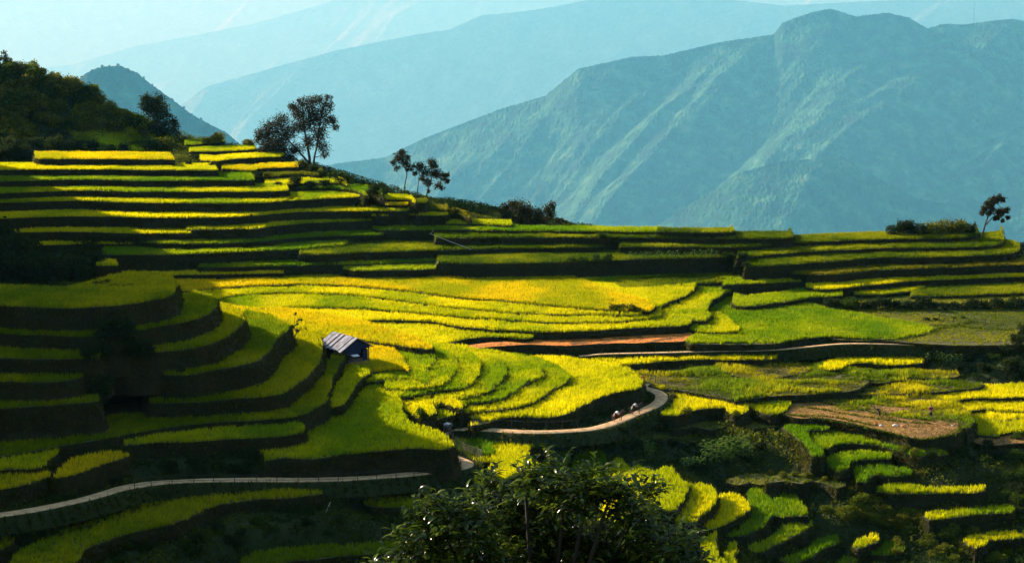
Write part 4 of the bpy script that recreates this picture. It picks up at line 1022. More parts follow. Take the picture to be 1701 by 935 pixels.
# ------------------------------------------------------------------ trees
def tree(name, label, base, trunks, blobs, n, size, pal, seed, tr=.22, D=None, group=None, mat='leaf', gap=.26):
    rr = np.random.default_rng(seed)
    P = hit(*base) if D is None else at(base[0], base[1], D)
    if np.isnan(P).any(): P = at(base[0], base[1], 330)
    D = P[1]
    root = empty(name, P); tag(root, label, "tree", group)
    def loc(u, v, dy=0.0):
        q = at(u, v, D); return (q[0] - P[0], dy, q[2] - P[2])
    tk = MB(); skel = []
    for path in trunks:
        pts = [loc(u, v, rr.normal(0, .15) * i) for i, (u, v) in enumerate(path)]
        pts[0] = (pts[0][0], pts[0][1], pts[0][2] - .5)
        r0 = tr * (1 if path is trunks[0] else .7)
        tk.tube(pts, [r0 * (1 - .65 * i / (len(pts) - 1)) for i in range(len(pts))], 7)
        skel += pts[1:]
    bl = []
    for u, v, r in blobs:
        R_ = r * D / F
        c = loc(u, v, rr.uniform(-1, 1) * 1.1 * R_)
        bl.append((*c, R_, R_ * .95, R_ * .9))
        s0 = min(skel, key=lambda q: (q[0] - c[0]) ** 2 + (q[2] - c[2]) ** 2 + max(0, q[2] - c[2]) * 3)
        midp = ((s0[0] + c[0]) / 2 + rr.normal(0, .1) * R_, (s0[1] + c[1]) / 2, (s0[2] + c[2]) / 2 + .12 * R_)
        tk.tube([s0, midp, c], [tr * .3, tr * .2, tr * .08], 5)
        for k in range(4):
            d = rr.normal(0, 1, 3); d /= np.linalg.norm(d); d[2] = abs(d[2]) * .6
            tk.tube([c, tuple(np.array(c) + d * R_ * .8)], [tr * .08, tr * .03], 4)
    tk.build("trunk", M['bark'], root)
    V_, F_, C_ = cloud(bl, n, size, pal, rr, shell=.25, clump=gap)
    link("crown", mesh_np("crown", V_, F_, C_), M[mat], root)
    return root
TP = [(.030, .040, .010), (.045, .05, .012), (.06, .05, .018), (.025, .035, .010), (.07, .045, .02)]
tree("broadleaf_tree", "tallest tree, broad airy crown on the shoulder of the left hillside", (515, 276),
     [[(515, 277), (514, 262), (511, 245), (507, 220), (503, 190)], [(521, 277), (522, 262), (526, 245), (530, 215), (535, 185)], [(512, 266), (495, 250), (478, 232), (460, 218)]],
     [(452, 215, 17), (438, 224, 12), (468, 200, 13), (447, 240, 15), (466, 240, 16), (478, 218, 16), (497, 188, 15), (512, 172, 13), (528, 166, 10), (543, 178, 12), (550, 200, 11), (533, 198, 15), (512, 205, 16), (495, 212, 12), (530, 224, 14), (513, 236, 12), (494, 248, 12), (538, 243, 11), (470, 256, 14), (557, 212, 7), (500, 168, 7), (545, 164, 7), (486, 176, 8), (430, 232, 8), (485, 262, 9), (540, 258, 7), (521, 185, 12), (440, 248, 13), (455, 256, 13), (472, 264, 11)],
     27000, .19, [(a * .8, b * .8, c) for a, b, c in TP], 1, .38, gap=.3)
tree("slender_tree", "slender bare-stemmed tree with a small crown, left one of the twin ridge trees", (670, 322), [[(670, 323), (673, 305), (676, 290), (672, 275)]],
     [(663, 262, 9), (655, 270, 5), (673, 272, 8), (668, 254, 6), (680, 279, 6), (659, 281, 5), (676, 262, 5)], 2400, .19, TP, 2, .16, gap=.34)
tree("slender_tree", "crooked tree with a wide open crown, right one of the twin ridge trees", (707, 331), [[(707, 332), (710, 318), (715, 305), (718, 288)], [(693, 326), (694, 312), (696, 298), (697, 285)]],
     [(697, 278, 8), (708, 285, 8), (717, 272, 8), (724, 288, 9), (736, 293, 7), (742, 300, 5), (728, 308, 6), (711, 303, 7), (701, 298, 6), (689, 288, 5), (735, 314, 4), (744, 289, 4), (722, 276, 6), (688, 275, 4), (710, 318, 4)], 4800, .19, TP, 3, .17, gap=.34)
tree("spreading_tree", "low spreading dark tree on the ridge skyline left of centre", (880, 374), [[(880, 376), (878, 366), (872, 356)], [(884, 375), (895, 362), (908, 352)]],
     [(838, 346, 9), (853, 341, 10), (866, 345, 13), (880, 356, 12), (895, 354, 10), (908, 346, 8), (917, 340, 6), (915, 356, 9), (928, 366, 6), (848, 361, 10), (866, 364, 10), (890, 367, 9), (905, 368, 8), (836, 357, 7), (920, 346, 5), (937, 369, 4)], 8000, .2, TP, 4, .2, gap=.32)
tree("leaning_tree", "lone tree leaning right with a flat crown at the right end of the ridge", (1633, 384), [[(1632, 386), (1637, 370), (1643, 355), (1651, 340)], [(1637, 370), (1650, 360), (1665, 356)]],
     [(1650, 332, 7), (1641, 338, 6), (1659, 329, 6), (1636, 348, 6), (1648, 346, 6), (1663, 353, 8), (1673, 350, 5), (1655, 363, 5), (1643, 355, 5), (1674, 361, 4), (1666, 366, 4), (1632, 355, 4), (1668, 332, 4)], 4200, .18, TP, 5, .17, gap=.34)
tree("round_tree", "dark round-crowned tree on the right flank of the bushy hill", (262, 226), [[(262, 228), (258, 205), (256, 185)]],
     [(252, 172, 14), (243, 163, 9), (262, 164, 10), (266, 180, 12), (275, 192, 10), (250, 188, 12), (286, 200, 8), (292, 206, 6), (262, 196, 10), (240, 178, 9), (258, 210, 13), (276, 212, 12), (292, 216, 10), (270, 224, 12)], 9000, .22, DARK, 6, .3, D=428, gap=.28)
tree("conifer", "small dark tree on the hill crest at the top left corner", (9, 112), [[(9, 114), (9, 100), (10, 90)]], [(8, 88, 5), (5, 97, 7), (14, 99, 7), (9, 106, 8), (-4, 100, 8), (10, 92, 5)], 1100, .2, DARK, 7, .18, D=441)
tree("small_tree", "small leafy tree on the slope between the big tree and the twin ridge trees", (566, 306), [[(566, 308), (566, 298), (568, 290)]], [(556, 291, 7), (568, 290, 7), (578, 294, 6), (586, 299, 5), (549, 293, 5), (572, 300, 6), (545, 288, 3), (560, 300, 6)], 1200, .18, GREENS, 8, .14)
tree("small_tree", "tiny leafy tree on the skyline just left of the twin ridge trees", (630, 318), [[(630, 319), (630, 310), (631, 306)]], [(624, 307, 4), (633, 308, 5), (640, 311, 4), (628, 313, 4)], 500, .17, GREENS, 9, .1)
tree("small_tree", "thin leafy sapling between the lower right steps", (1493, 836), [[(1493, 838), (1492, 825), (1494, 812)]], [(1490, 812, 6), (1496, 818, 7), (1489, 826, 7), (1498, 828, 6), (1493, 834, 6)], 700, .12, OLIVE, 10, .07)
tree("small_tree", "shaggy sapling at the bottom right beside the tiny green lens field", (1492, 925), [[(1492, 930), (1490, 910), (1492, 893)]], [(1490, 895, 7), (1496, 903, 8), (1486, 910, 8), (1492, 920, 9), (1484, 925, 9)], 900, .12, OLIVE, 11, .07)
tree("thin_tree", "thin pole-like tree with three leaf tufts behind the hut", (489, 553), [[(489, 554), (489, 540), (490, 523)], [(489, 546), (494, 538), (497, 533)]], [(490, 522, 3.2), (497, 532, 4.2), (493, 538, 3.2)], 260, .12, DARK, 12, .06)
shrub(486, 557, 6, 'g', "small green bush at the foot of the thin tree")
# trees on the crest of the dark hazy hill
rr = random.Random(5)
for k in range(44):
    u = rr.uniform(150, 370)
    v = np.interp(u, [110, 140, 165, 200, 228, 250, 285, 320, 350, 378], [150, 124, 112, 110, 122, 140, 165, 192, 208, 222])
    P = at(u, v + rr.uniform(0, 5), (12500 - 40) * MS)
    o = shrub(u, v, rr.uniform(1.4, 3.0), 'd', "tiny dark tree on the crest of the hazy hill behind the left hillside", "trees on the crest of the hazy hill", rr.uniform(1.0, 1.9), P=P)
    if o: o.name = "crest_tree"; o["category"] = "tree"

# ------------------------------------------------------------------ near tree at the bottom of the picture
rr = np.random.default_rng(42)
DN = 18.0
bp = at(900, 1010, DN); bp[2] = ground_z(bp[0], DN)[0]
nt_ = empty("leafy_tree", bp); tag(nt_, "near tree with large glossy dark green leaves at the bottom centre", "tree")
NB = [(655, 915, 34), (690, 872, 38), (735, 838, 40), (785, 822, 38), (830, 812, 34), (880, 806, 38), (925, 792, 34), (965, 780, 32), (1000, 788, 32), (1040, 808, 34), (1075, 835, 38), (1110, 872, 36), (1140, 915, 30), (640, 960, 40), (1160, 960, 30),
      (700, 940, 60), (780, 900, 65), (870, 880, 70), (960, 865, 65), (1040, 895, 60), (1100, 950, 50), (760, 985, 70), (880, 970, 80), (1000, 970, 80), (860, 765, 12), (905, 752, 12), (700, 815, 14), (1070, 790, 14), (800, 775, 14)]
tw = MB(); LV, LF, LC = [], [], []
def add_leaf(p, d, up, L_, w, c):
    d = d / np.linalg.norm(d); sd = np.cross(d, up); sd /= np.linalg.norm(sd) + 1e-9; nn_ = np.cross(sd, d)
    b = len(LV)
    prof = ((0, .0, 0), (.25, .8, .03), (.55, 1.0, .0), (.82, .55, -.10), (1.0, 0.04, -.22))
    for t, ww, dr in prof:
        q = p + d * t * L_ + nn_ * dr * L_
        LV.append(q - sd * w * ww + nn_ * w * .35 * ww); LV.append(q); LV.append(q + sd * w * ww + nn_ * w * .35 * ww)
    for k in range(4):
        for m_ in (0, 1): LF.append((b + 3 * k + m_, b + 3 * k + m_ + 1, b + 3 * k + m_ + 4, b + 3 * k + m_ + 3))
    LC.extend([c] * 15)
trunk_top = np.array([0, 0, 0.0])
for (u, v, r) in NB:
    r = r * .86; v = v + 50 if v > 800 else v + 40; u = u + 4 if u < 800 else u + 12 if u < 1060 else u + 6
    R_ = r * DN / F
    dep = rr.uniform(-.6, .6)
    c = at(u, v, DN + dep) - bp
    tw.tube([(0, 0, max(.5, c[2] * .45)), tuple(c * np.array([.55, .55, .75])), tuple(c)], [.05, .03, .012], 6)
    for k in range(int(16 + (r / 10) ** 2 * 3.0)):
        d = rr.normal(0, 1, 3); d /= np.linalg.norm(d)
        o_ = c + d * R_ * rr.uniform(.2, 1) * np.array([1, 1.3, .95])
        g_ = d * .6 + np.array([rr.normal(0, .3), rr.normal(0, .3), rr.uniform(.1, .9)]); g_ /= np.linalg.norm(g_)
        L_ = rr.uniform(.14, .32)
        pts = [o_, o_ + g_ * L_ * .5, o_ + g_ * L_ + np.array([0, 0, -.02])]
        tw.tube([tuple(q) for q in pts], [.004, .003, .0015], 3)
        base = np.array([(.018, .036, .003), (.034, .066, .004), (.085, .125, .007), (.024, .044, .004)][rr.integers(0, 4)])
        for t in np.linspace(.1, 1, rr.integers(6, 11)):
            q = o_ + g_ * L_ * t
            a = rr.uniform(0, 6.28)
            ld = np.array([math.cos(a), math.sin(a), rr.uniform(-.55, .5)]) + g_ * .5
            add_leaf(q, ld, np.array([rr.normal(0, .3), rr.normal(0, .3), 1.0]), rr.uniform(.08, .15), rr.uniform(.016, .027), base * rr.uniform(.7, 1.5))
tw.tube([(0, 0, -.3), (.05, 0, 1.0), (0, .05, 2.0), (.05, 0, max(2.5, (at(900, 935, DN) - bp)[2]))], [.12, .10, .08, .05], 9)
tw.build("trunk", flat_mat('dark_bark', (.018, .016, .008)), nt_, smooth=True)
link("crown", mesh_np("crown", np.array(LV), np.array(LF), np.array(LC)), M['gleaf'], nt_)
print("near tree leaves", len(LF) // 8)

# ------------------------------------------------------------------ hut
HP = on(574, 600, -55.3)
hut = empty("field_hut", HP, math.radians(-49))
tag(hut, "small wooden field hut with weathered plank roof and blue tarpaulin gable on the domed hill", "hut")
L2_, W2_, HE, HR = 2.8, 2.3, 2.6, 3.9           # half length, half width, eave height, ridge height
mroof = noise_mat("weathered_roof", 1.5, [(0.3, (.15, .15, .17)), (0.7, (.42, .42, .44))], bump=.2, bscale=9)
mdark = flat_mat("dark_timber", (.045, .035, .03)); mblue = flat_mat("blue_tarpaulin", (.008, .018, .06), rough=.8, var=.7)
for sgn, nm in ((1, "roof_slope"), (-1, "roof_slope")):
    b = MB()
    for k in range(12):
        x0 = -L2_ - .35 + k * (2 * L2_ + .7) / 12; x1 = x0 + (2 * L2_ + .7) / 12 - .10
        lift = .05 * random.uniform(-.5, 1.5) + (.05 if k % 2 else 0); ov = random.uniform(.5, .85)
        sl_ = (HR - HE) / W2_
        y1 = sgn * (W2_ + ov); z1 = HE - ov * sl_ + lift
        pts = [(x0, 0, HR + lift), (x1, 0, HR + lift), (x1 + random.uniform(-.06, .06), y1, z1), (x0 + random.uniform(-.06, .06), y1, z1)]
        bb_ = len(b.v); b.v += pts + [(p[0], p[1], p[2] - .05) for p in pts]
        for q in ((0, 1, 2, 3), (7, 6, 5, 4), (0, 4, 5, 1), (1, 5, 6, 2), (2, 6, 7, 3), (3, 7, 4, 0)): b.f.append(tuple(bb_ + i for i in q))
    o = b.build(nm, mroof, hut)
    o["label"] = "pale sunlit plank slope" if sgn == -1 else "far plank slope"
    u_ = MB(); y1 = sgn * (W2_ + .5); z1 = HE - .5 * sl_ - .07
    pts = [(-L2_ - .3, 0, HR - .07), (L2_ + .3, 0, HR - .07), (L2_ + .3, y1, z1), (-L2_ - .3, y1, z1)]
    u_.v = pts + [(p[0], p[1], p[2] - .06) for p in pts]
    u_.f = [(0, 1, 2, 3), (7, 6, 5, 4), (0, 4, 5, 1), (1, 5, 6, 2), (2, 6, 7, 3), (3, 7, 4, 0)]
    u_.build("roof_lining", mdark, o)
for gx_ in (L2_, -L2_):
    g_ = MB(); t = .05
    g_.v = [(gx_, -W2_, HE - .45), (gx_, W2_, HE - .45), (gx_, W2_, HE - .12), (gx_, 0, HR - .2), (gx_, -W2_, HE - .12)]
    g_.v += [(x - t, y, z) for x, y, z in g_.v]
    g_.f = [(0, 1, 2, 3, 4), (9, 8, 7, 6, 5)] + [(i, (i + 1) % 5, (i + 1) % 5 + 5, i + 5)[::-1] for i in range(5)]
    g_.build("gable", mblue, hut)
b = MB()
for x in (-L2_ + .1, 0, L2_ - .1):
    for y in (-W2_ + .1, W2_ - .1): pass
for x in (-L2_ + .1, 0, L2_ - .1):
    for y in (-W2_ + .1, W2_ - .1):
        p_ = MB(); p_.tube([(x, y, -1.6), (x, y, HE - .05)], .09, 6); p_.build("post", mdark, hut)
w_ = MB(); w_.quad_box((0, W2_ - .25, 1.0), (2 * L2_ - .3, .06, 2.0)); w_.quad_box((-.3, -W2_ + .25, .75), (2 * L2_ - 1.0, .06, 1.5)); w_.quad_box((-L2_ + .25, 0, 1.0), (.06, 2 * W2_ - .7, 2.0))
w_.build("wall", mdark, hut)
w_ = MB(); w_.quad_box((L2_ - .2, -.4, 1.9), (.06, 2 * W2_ - 2.0, .8)); w_.quad_box((L2_ - .12, 1.5, 1.2), (.05, .7, 1.6)); w_.build("tarpaulin_screen", mblue, hut)
w_ = MB(); w_.quad_box((0, 0, .35), (2 * L2_, 2 * W2_, .12)); w_.quad_box((L2_ + .5, .2, .12), (1.2, 2.6, .1)); w_.build("floor_deck", M['wood'], hut)
w_ = MB()
w_.v = [(L2_ + .05, -1.1, 1.55), (L2_ + .05, .1, 1.5), (L2_ + .45, .2, 1.3), (L2_ + .45, -.9, 1.32)]; w_.v += [(x, y, z - .03) for x, y, z in w_.v]
w_.f = [(0, 1, 2, 3), (7, 6, 5, 4), (0, 4, 5, 1), (1, 5, 6, 2), (2, 6, 7, 3), (3, 7, 4, 0)]
w_.build("white_sheet", flat_mat("white_sheet", (.75, .77, .8)), hut)

# ------------------------------------------------------------------ fences and poles
def fence(label, pts, spacing, hgt, rails, rad=.05, group=None, jit=.12, mat=None, pickets=0):
    P = smooth_path(np.array(pts), False, .5)
    s_ = np.concatenate([[0], np.cumsum(np.linalg.norm(np.diff(P, axis=0), axis=1))])
    n = max(2, int(s_[-1] / spacing)); base = P[0]
    root = empty("fence", base); tag(root, label, "fence", group)
    q = [np.array([np.interp(t, s_, P[:, k]) for k in range(3)]) - base for t in np.linspace(0, s_[-1], n)]
    tops = []
    for p in q:
        lean = np.array([random.gauss(0, jit), random.gauss(0, jit), 0]); h = hgt * random.uniform(.8, 1.25)
        b = MB(); b.tube([tuple(p - np.array([0, 0, .5])), tuple(p + lean + np.array([0, 0, h]))], [rad, rad * .8], 5)
        b.build("post", mat or mdark, root); tops.append((p, lean))
    for r_ in range(rails):
        f_ = .35 + .5 * r_ / max(1, rails - 1) if rails > 1 else .75
        b = MB(); b.tube([tuple(p + l * f_ + np.array([0, 0, hgt * f_ + random.gauss(0, .03)])) for p, l in tops], rad * .55, 4)
        b.build("rail", mat or mdark, root)
def lv(pts, dz=0): return [on(u, v, H) + np.array([0, 0, dz]) for u, v, H in pts]
def hp(pts):
    out = []
    for u, v in pts:
        P = hit(u, v)
        if not np.isnan(P).any(): out.append(P)
    return out
fence("long wire fence of thin posts along the outer edge of the lower road", lv([(225, 812, -57.3), (259, 806, -57.5), (338, 803, -57.8), (430, 802, -58.2), (522, 802, -58.6), (613, 798, -58.9), (705, 790, -59.3), (766, 780, -59.6)]), 2.2, 1.2, 2, .05)
fence("leaning bamboo fence between the lower road and the crooked field", lv([(752, 737, -60.3), (766, 750, -60.3), (784, 757, -60.3), (800, 764, -60.3)]), .8, 1.5, 4, .045, jit=.2, mat=M['wood'])
fence("sparse post fence on the inner side of the road under the domed hill", lv([(770, 708, -59.6), (812, 709, -59.35), (869, 712, -59.25), (930, 712, -59.4), (960, 710, -59.5)]), 2.0, 1.3, 1, .045)
fence("small fence outside the road bend beside the bright field", lv([(1070, 630, -59.9), (1085, 634, -60.0), (1100, 639, -60.0), (1112, 650, -60.1), (1117, 660, -60.1)]), 1.0, 1.1, 2, .04)
fence("post and rail fence across the flat meadow on the right", hp([(1560, 534), (1580, 537), (1610, 541), (1650, 544), (1690, 546)]), 2.2, 1.2, 3, .05)
fence("row of thin stakes along the valley track beside the narrow golden strip", lv([(1000, 590, -58.5), (1060, 589, -58.5), (1130, 587, -58.5), (1200, 585, -58.45), (1288, 583, -58.3)], -.1), 2.4, 1.5, 0, .03)
fence("short fence at the front lip of the big green field", lv([(1380, 556, -57.4), (1430, 558, -57.4), (1500, 560, -57.4)]), 2.4, 1.1, 1, .04)
def pole(label, A, B, rad=.07, mat=None, grp=None):
    A = np.array(A); B = np.array(B); o = MB(); o.tube([(0, 0, 0), tuple((B - A) * .5 + np.array([0, 0, -.05])), tuple(B - A)], [rad, rad * .9, rad * .6], 6)
    o = o.build("bamboo_pole", mat or M['bamboo']); o.location = [float(c) for c in A]; tag(o, label, "pole", grp)
a1 = hit(783, 423); b1 = at(714, 388, a1[1] + 1.0)
pole("long pale bamboo pole lying slantwise against the bank of the left hillside", a1 + np.array([0, -.3, .1]), b1, .06)
pole("short thin bamboo stick crossing the top of the long pale pole", b1 + np.array([0, -.1, -.1]), at(721, 382, b1[1]), .05)
for u0, v0, u1, v1 in ((722, 699, 734, 690), (728, 702, 745, 697), (762, 703, 777, 700), (786, 706, 812, 701)):
    A = on(u0, v0 + 6, -60.1); pole("old timber pole on the bank beside the road fork, %s" % {722: 'steepest one', 728: 'second from left', 762: 'third from left', 786: 'longest one on the right'}[u0], A, at(u1, v1, A[1] + .6), .07, M['wood'], "timber poles on the road bank")
A = hit(541, 852); pole("pale slanting stake on the dark slope below the long wire fence", A, at(549, 833, A[1]), .06)

# ------------------------------------------------------------------ animals and people
def skin_obj(name, verts, edges, radii, mat, parent=None, sub=1):
    me = bpy.data.meshes.new(name); me.from_pydata(verts, edges, []); me.materials.append(mat)
    o = bpy.data.objects.new(name, me); COL.objects.link(o)
    if parent: o.parent = parent
    m_ = o.modifiers.new("skin", 'SKIN'); m_.use_smooth_shade = True
    for i, r_ in enumerate(radii):
        sv = me.skin_vertices[0].data[i]
        sv.radius = r_ if hasattr(r_, '__len__') else (r_, r_); sv.use_root = (i == 0)
    if sub:
        q = o.modifiers.new("sub", 'SUBSURF'); q.levels = sub; q.render_levels = sub
    return o
def horse(P, rz, col, label, load=None, loadlabel="", k=1.0, down=0.0):
    root = empty("pack_horse", P, rz); root.scale = (k, k, k); tag(root, label, "horse")
    mt = flat_mat("coat", col, rough=.6)
    hz_ = 1.75 - down
    V = [(0, 0, 1.05), (.42, 0, 1.08), (.68, 0, 1.12), (-.42, 0, 1.08), (-.68, 0, 1.05),      # trunk
         (.92, 0, 1.38 - down * .5), (1.08, 0, hz_ - .1), (1.30, 0, hz_ - .22), (1.46, 0, hz_ - .36),        # neck, head, muzzle
         (.60, .16, .80), (.62, .17, .45), (.60, .17, .05), (.60, -.16, .80), (.68, -.17, .45), (.62, -.17, .05),   # front legs
         (-.62, .17, .82), (-.55, .18, .62), (-.72, .18, .38), (-.66, .18, .05), (-.62, -.17, .82), (-.50, -.18, .62), (-.66, -.18, .38), (-.58, -.18, .05)]
    E = [(0, 1), (1, 2), (0, 3), (3, 4), (2, 5), (5, 6), (6, 7), (7, 8), (2, 9), (9, 10), (10, 11), (2, 12), (12, 13), (13, 14),
         (4, 15), (15, 16), (16, 17), (17, 18), (4, 19), (19, 20), (20, 21), (21, 22)]
    Rr = [(.29, .31), (.28, .30), (.24, .26), (.27, .30), (.22, .25), (.14, .18), (.12, .14), (.10, .11), (.07, .07), .10, .065, .055, .10, .065, .055, .14, .10, .06, .055, .14, .10, .06, .055]
    skin_obj("body", V, E, Rr, mt, root)
    b = MB()
    for t in np.linspace(0, 1, 6): b.tube([(.72 + .38 * t, 0, 1.38 + (hz_ - 1.2) * t), (.66 + .36 * t, .02, 1.30 + (hz_ - 1.25) * t)], [.05, .03], 5)
    b.build("mane", mdark, root)
    b = MB(); b.tube([(-.88, 0, 1.12), (-1.02, 0, .95), (-1.03, 0, .55)], [.04, .07, .02], 6); b.build("tail", mdark, root)
    b = MB()
    for sy in (-.07, .07): b.tube([(1.08, sy, hz_ - .02), (1.07, sy * 1.1, hz_ + .13)], [.04, .01], 5)
    b.build("ear", mt, root)
    if load:
        ml = flat_mat("load_cloth", load)
        skin_obj("pack", [(0, 0, 1.42), (-.25, .05, 1.40), (.25, -.05, 1.42), (0, .38, 1.15), (0, -.38, 1.15)], [(0, 1), (0, 2), (0, 3), (0, 4)], [.2, .16, .16, .22, .22], ml, root)
    return root
def person(P, rz, label, jacket, trousers, hat=None, bend=0.0, carry=None, k=1.0):
    root = empty("person", P, rz); root.scale = (k, k, k); tag(root, label, "person")
    ms = flat_mat("skin", (.30, .17, .10), rough=.6); mj = flat_mat("jacket_cloth", jacket); mtr = flat_mat("trouser_cloth", trousers)
    cb, sb = math.cos(bend), math.sin(bend)
    def T(x, y, z):
        if z <= .92: return (x, y, z)
        d = z - .92; return (x + d * sb, y, .92 + d * cb) if True else None
    def U(x, y, z): return (x * cb + (z - .92) * sb, y, .92 + (z - .92) * cb - x * sb)
    V = [(0, 0, .95), U(0, 0, 1.2), U(0, 0, 1.42), U(.02, 0, 1.53), U(.04, 0, 1.66), (.05, .10, .5), (-.04, .11, .06), (.12, .11, .03), (-.02, -.10, .5), (-.08, -.11, .06), (.08, -.11, .03),
         U(.02, .21, 1.38), U(.10, .27, 1.12), U(.30, .24, .98), U(.38, .22, .94), U(.02, -.21, 1.38), U(.10, -.27, 1.12), U(.30, -.24, .98), U(.38, -.22, .94)]
    E = [(0, 1), (1, 2), (2, 3), (3, 4), (0, 5), (5, 6), (6, 7), (0, 8), (8, 9), (9, 10), (2, 11), (11, 12), (12, 13), (13, 14), (2, 15), (15, 16), (16, 17), (17, 18)]
    skin_obj("body", V, E, [(.14, .1), (.13, .1), (.15, .1), .05, (.085, .1), .07, .045, .04, .07, .045, .04, .06, .045, .035, .035, .06, .045, .035, .035], ms, root)
    skin_obj("jacket", [V[0], V[1], V[2], V[11], V[12], V[13], V[15], V[16], V[17]], [(0, 1), (1, 2), (2, 3), (3, 4), (4, 5), (2, 6), (6, 7), (7, 8)], [(.17, .13), (.16, .13), (.18, .13), .085, .07, .06, .085, .07, .06], mj, root)
    skin_obj("trousers", [V[0], V[5], V[6], V[8], V[9]], [(0, 1), (1, 2), (0, 3), (3, 4)], [(.165, .13), .10, .075, .10, .075], mtr, root)
    b = MB(); hx = U(.03, 0, 1.72)
    if hat:
        b.tube([hx, (hx[0], hx[1], hx[2] + .05), (hx[0], hx[1], hx[2] + .22)], [.26, .24, .02], 12); b.build("hat", flat_mat("hat_straw", hat), root)
    else:
        b.tube([hx, (hx[0] - .01, hx[1], hx[2] + .07), (hx[0] - .01, hx[1], hx[2] + .11)], [.105, .10, .03], 10); b.build("hair", mdark, root)
    if carry is not None:
        skin_obj("backpack", [U(-.2, 0, 1.15), U(-.22, 0, 1.42)], [(0, 1)], [.2, .18], flat_mat("load", carry), root)
    return root
zr = lambda u, v, H, dz=.06: on(u, v, H) + np.array([0, 0, dz])
horse(zr(1055, 688, -60.3), math.radians(28), (.035, .022, .016), "dark horse with pale saddle cloth walking up the road, front one of two", (.45, .42, .38), k=.98, down=.35)
horse(zr(1025, 700, -60.12), math.radians(30), (.10, .03, .02), "reddish brown horse with a white sack on its back, the rear one of two", (.8, .78, .74), k=.92, down=.2)
horse(zr(743, 722, -59.95), math.radians(-62), (.16, .13, .11), "horse piled with bright white sacks where the road rounds the green corner", (.85, .86, .9), k=1.05)
person(zr(1067, 641, -60.0), math.radians(-60), "person in a red jacket standing where the road disappears behind the yellow field", (.45, .05, .03), (.03, .03, .05), k=1.0)
person(zr(1461, 692, -61.4, 0), math.radians(170), "person in dark clothes bending over on the harvested plot", (.03, .03, .05), (.02, .02, .03), hat=None, bend=1.15, k=1.05)
person(zr(1546, 694, -61.4, 0), math.radians(-100), "person in a dark red jacket standing at the edge of the harvested plot", (.25, .04, .06), (.03, .02, .05), k=1.1)
for i_, (u, v, r, c, w) in enumerate(((1455, 706, .5, (.45, .16, .06), "reddish cone-shaped heap of straw on the harvested plot"), (1464, 708, .42, (.55, .45, .38), "pale sack beside the reddish heap on the harvested plot"), (1487, 708, .5, (.75, .62, .52), "pinkish white sack in the middle of the harvested plot"), (1500, 709, .4, (.5, .22, .08), "low orange heap right of the pinkish sack"), (1582, 708, .28, (.85, .75, .7), "small white bag at the right end of the harvested plot"))):
    rr = np.random.default_rng(900 + i_); b = MB(); n = 12; P = on(u, v, -61.4); r = r * .62
    prof = ((1.0, 0), (.95, .2), (.7, .65), (.3, 1.1), (.04, 1.35)) if i_ == 0 else ((.9, 0), (1.05, .3), (.95, .7), (.55, .95), (.1, 1.02))
    for a_, (q, z_) in enumerate(prof):
        for k_ in range(n):
            t = 2 * math.pi * k_ / n; w_ = q * r * rr.uniform(.85, 1.15); b.v.append((math.cos(t) * w_ * 1.2, math.sin(t) * w_, z_ * r * rr.uniform(.92, 1.08)))
    for a_ in range(4):
        for k_ in range(n): b.f.append((a_ * n + k_, a_ * n + (k_ + 1) % n, (a_ + 1) * n + (k_ + 1) % n, (a_ + 1) * n + k_))
    b.f.append(tuple(4 * n + k_ for k_ in range(n)))
    o = b.build("straw_heap" if i_ in (0, 3) else "sack", flat_mat("sack_%d" % i_, c), smooth=True); o.location = [float(x) for x in P]; tag(o, w, "heap" if i_ in (0, 3) else "sack")
# radio mast on the mountain skyline
P = at(1617, 48, 22000 * MS); b = MB(); H_ = 460
mast = empty("radio_mast", P); tag(mast, "thin radio mast on the skyline of the large mountain", "mast")
b = MB(); b.tube([(0, 0, -60), (0, 0, H_)], [4, 2], 4); b.build("tower", mdark, mast)
b = MB()
for z_ in (90, 170, 250): b.tube([(-14, 0, z_), (14, 0, z_)], 2, 4)
b.build("antenna_arm", mdark, mast)

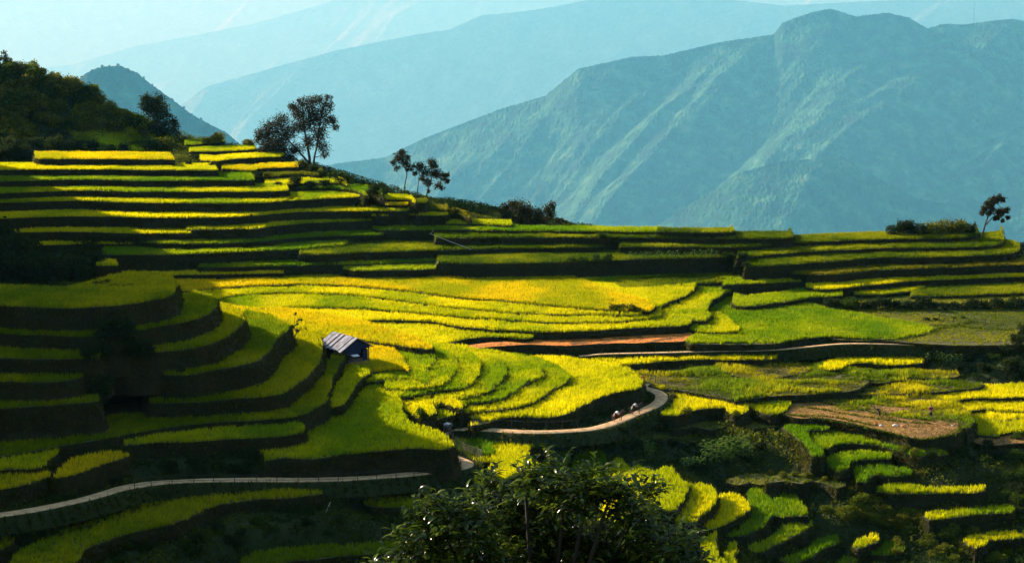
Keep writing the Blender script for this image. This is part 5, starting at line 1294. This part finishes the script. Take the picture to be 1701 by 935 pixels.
# ------------------------------------------------------------------ tell small groups of look-alikes apart
ORD = ["leftmost", "second", "third", "fourth", "fifth", "sixth", "seventh", "eighth", "ninth", "tenth", "eleventh", "twelfth", "thirteenth", "fourteenth", "fifteenth", "sixteenth", "seventeenth", "eighteenth", "nineteenth", "twentieth"]
from collections import defaultdict
gr = defaultdict(list)
for o in list(scene.objects):
    if o.parent is None and o.get("group") and o.get("label"): gr[(o["group"], o["label"])].append(o)
for (g_, l_), L in gr.items():
    if 2 <= len(L) <= 20:
        L.sort(key=lambda o: o.location.x / max(o.location.y, 1))
        for i, o in enumerate(L):
            t = l_.split()
            w = ORD[i] if i == 0 else ("rightmost" if i == len(L) - 1 else ORD[i] + " from left")
            o["label"] = " ".join(t[:13]) + ", " + w

# ------------------------------------------------------------------ grassy bunds on the bare plots, bushes at the ridge step
BV, BC = [], []
for H_, pts in ((-61.4, [(1302, 676), (1345, 678), (1400, 687), (1480, 699), (1545, 704)]), (-61.4, [(1318, 690), (1380, 693), (1430, 703), (1455, 708)]), (-61.4, [(1296, 688), (1370, 697), (1420, 706), (1440, 711), (1480, 720), (1510, 727), (1540, 730), (1588, 720), (1595, 711)]),
                (-61.4, [(1340, 664), (1400, 676), (1470, 688), (1540, 697)]), (-57.4, [(1440, 548), (1500, 547), (1560, 541), (1620, 545), (1680, 549)]), (-57.4, [(1500, 556), (1540, 551), (1590, 540), (1620, 535)])):
    P = smooth_path(np.array([on(u, v, H_) for u, v in pts]), False, .25)
    q = rng.integers(0, len(P), len(P) * 5); Q = P[q] + np.stack([rng.normal(0, .16, len(q)), rng.normal(0, .2, len(q)), np.zeros(len(q))], 1)
    c = np.array([(.06, .10, .006), (.14, .18, .008), (.04, .06, .005)])[rng.integers(0, 3, len(q))]
    v_, c_ = blades(Q, rng.uniform(.15, .45, len(q)), .07, .15, c * .7, c, 2); BV.append(v_); BC.append(c_)
bv_ = np.vstack(BV)
tag(link("bund_grass", mesh_np("bund_grass", bv_, np.arange(len(bv_)).reshape(-1, 3), np.vstack(BC)), M['leaf']), "grass growing on the little dividing ridges of the bare plots and meadow", "grass", kind="stuff")
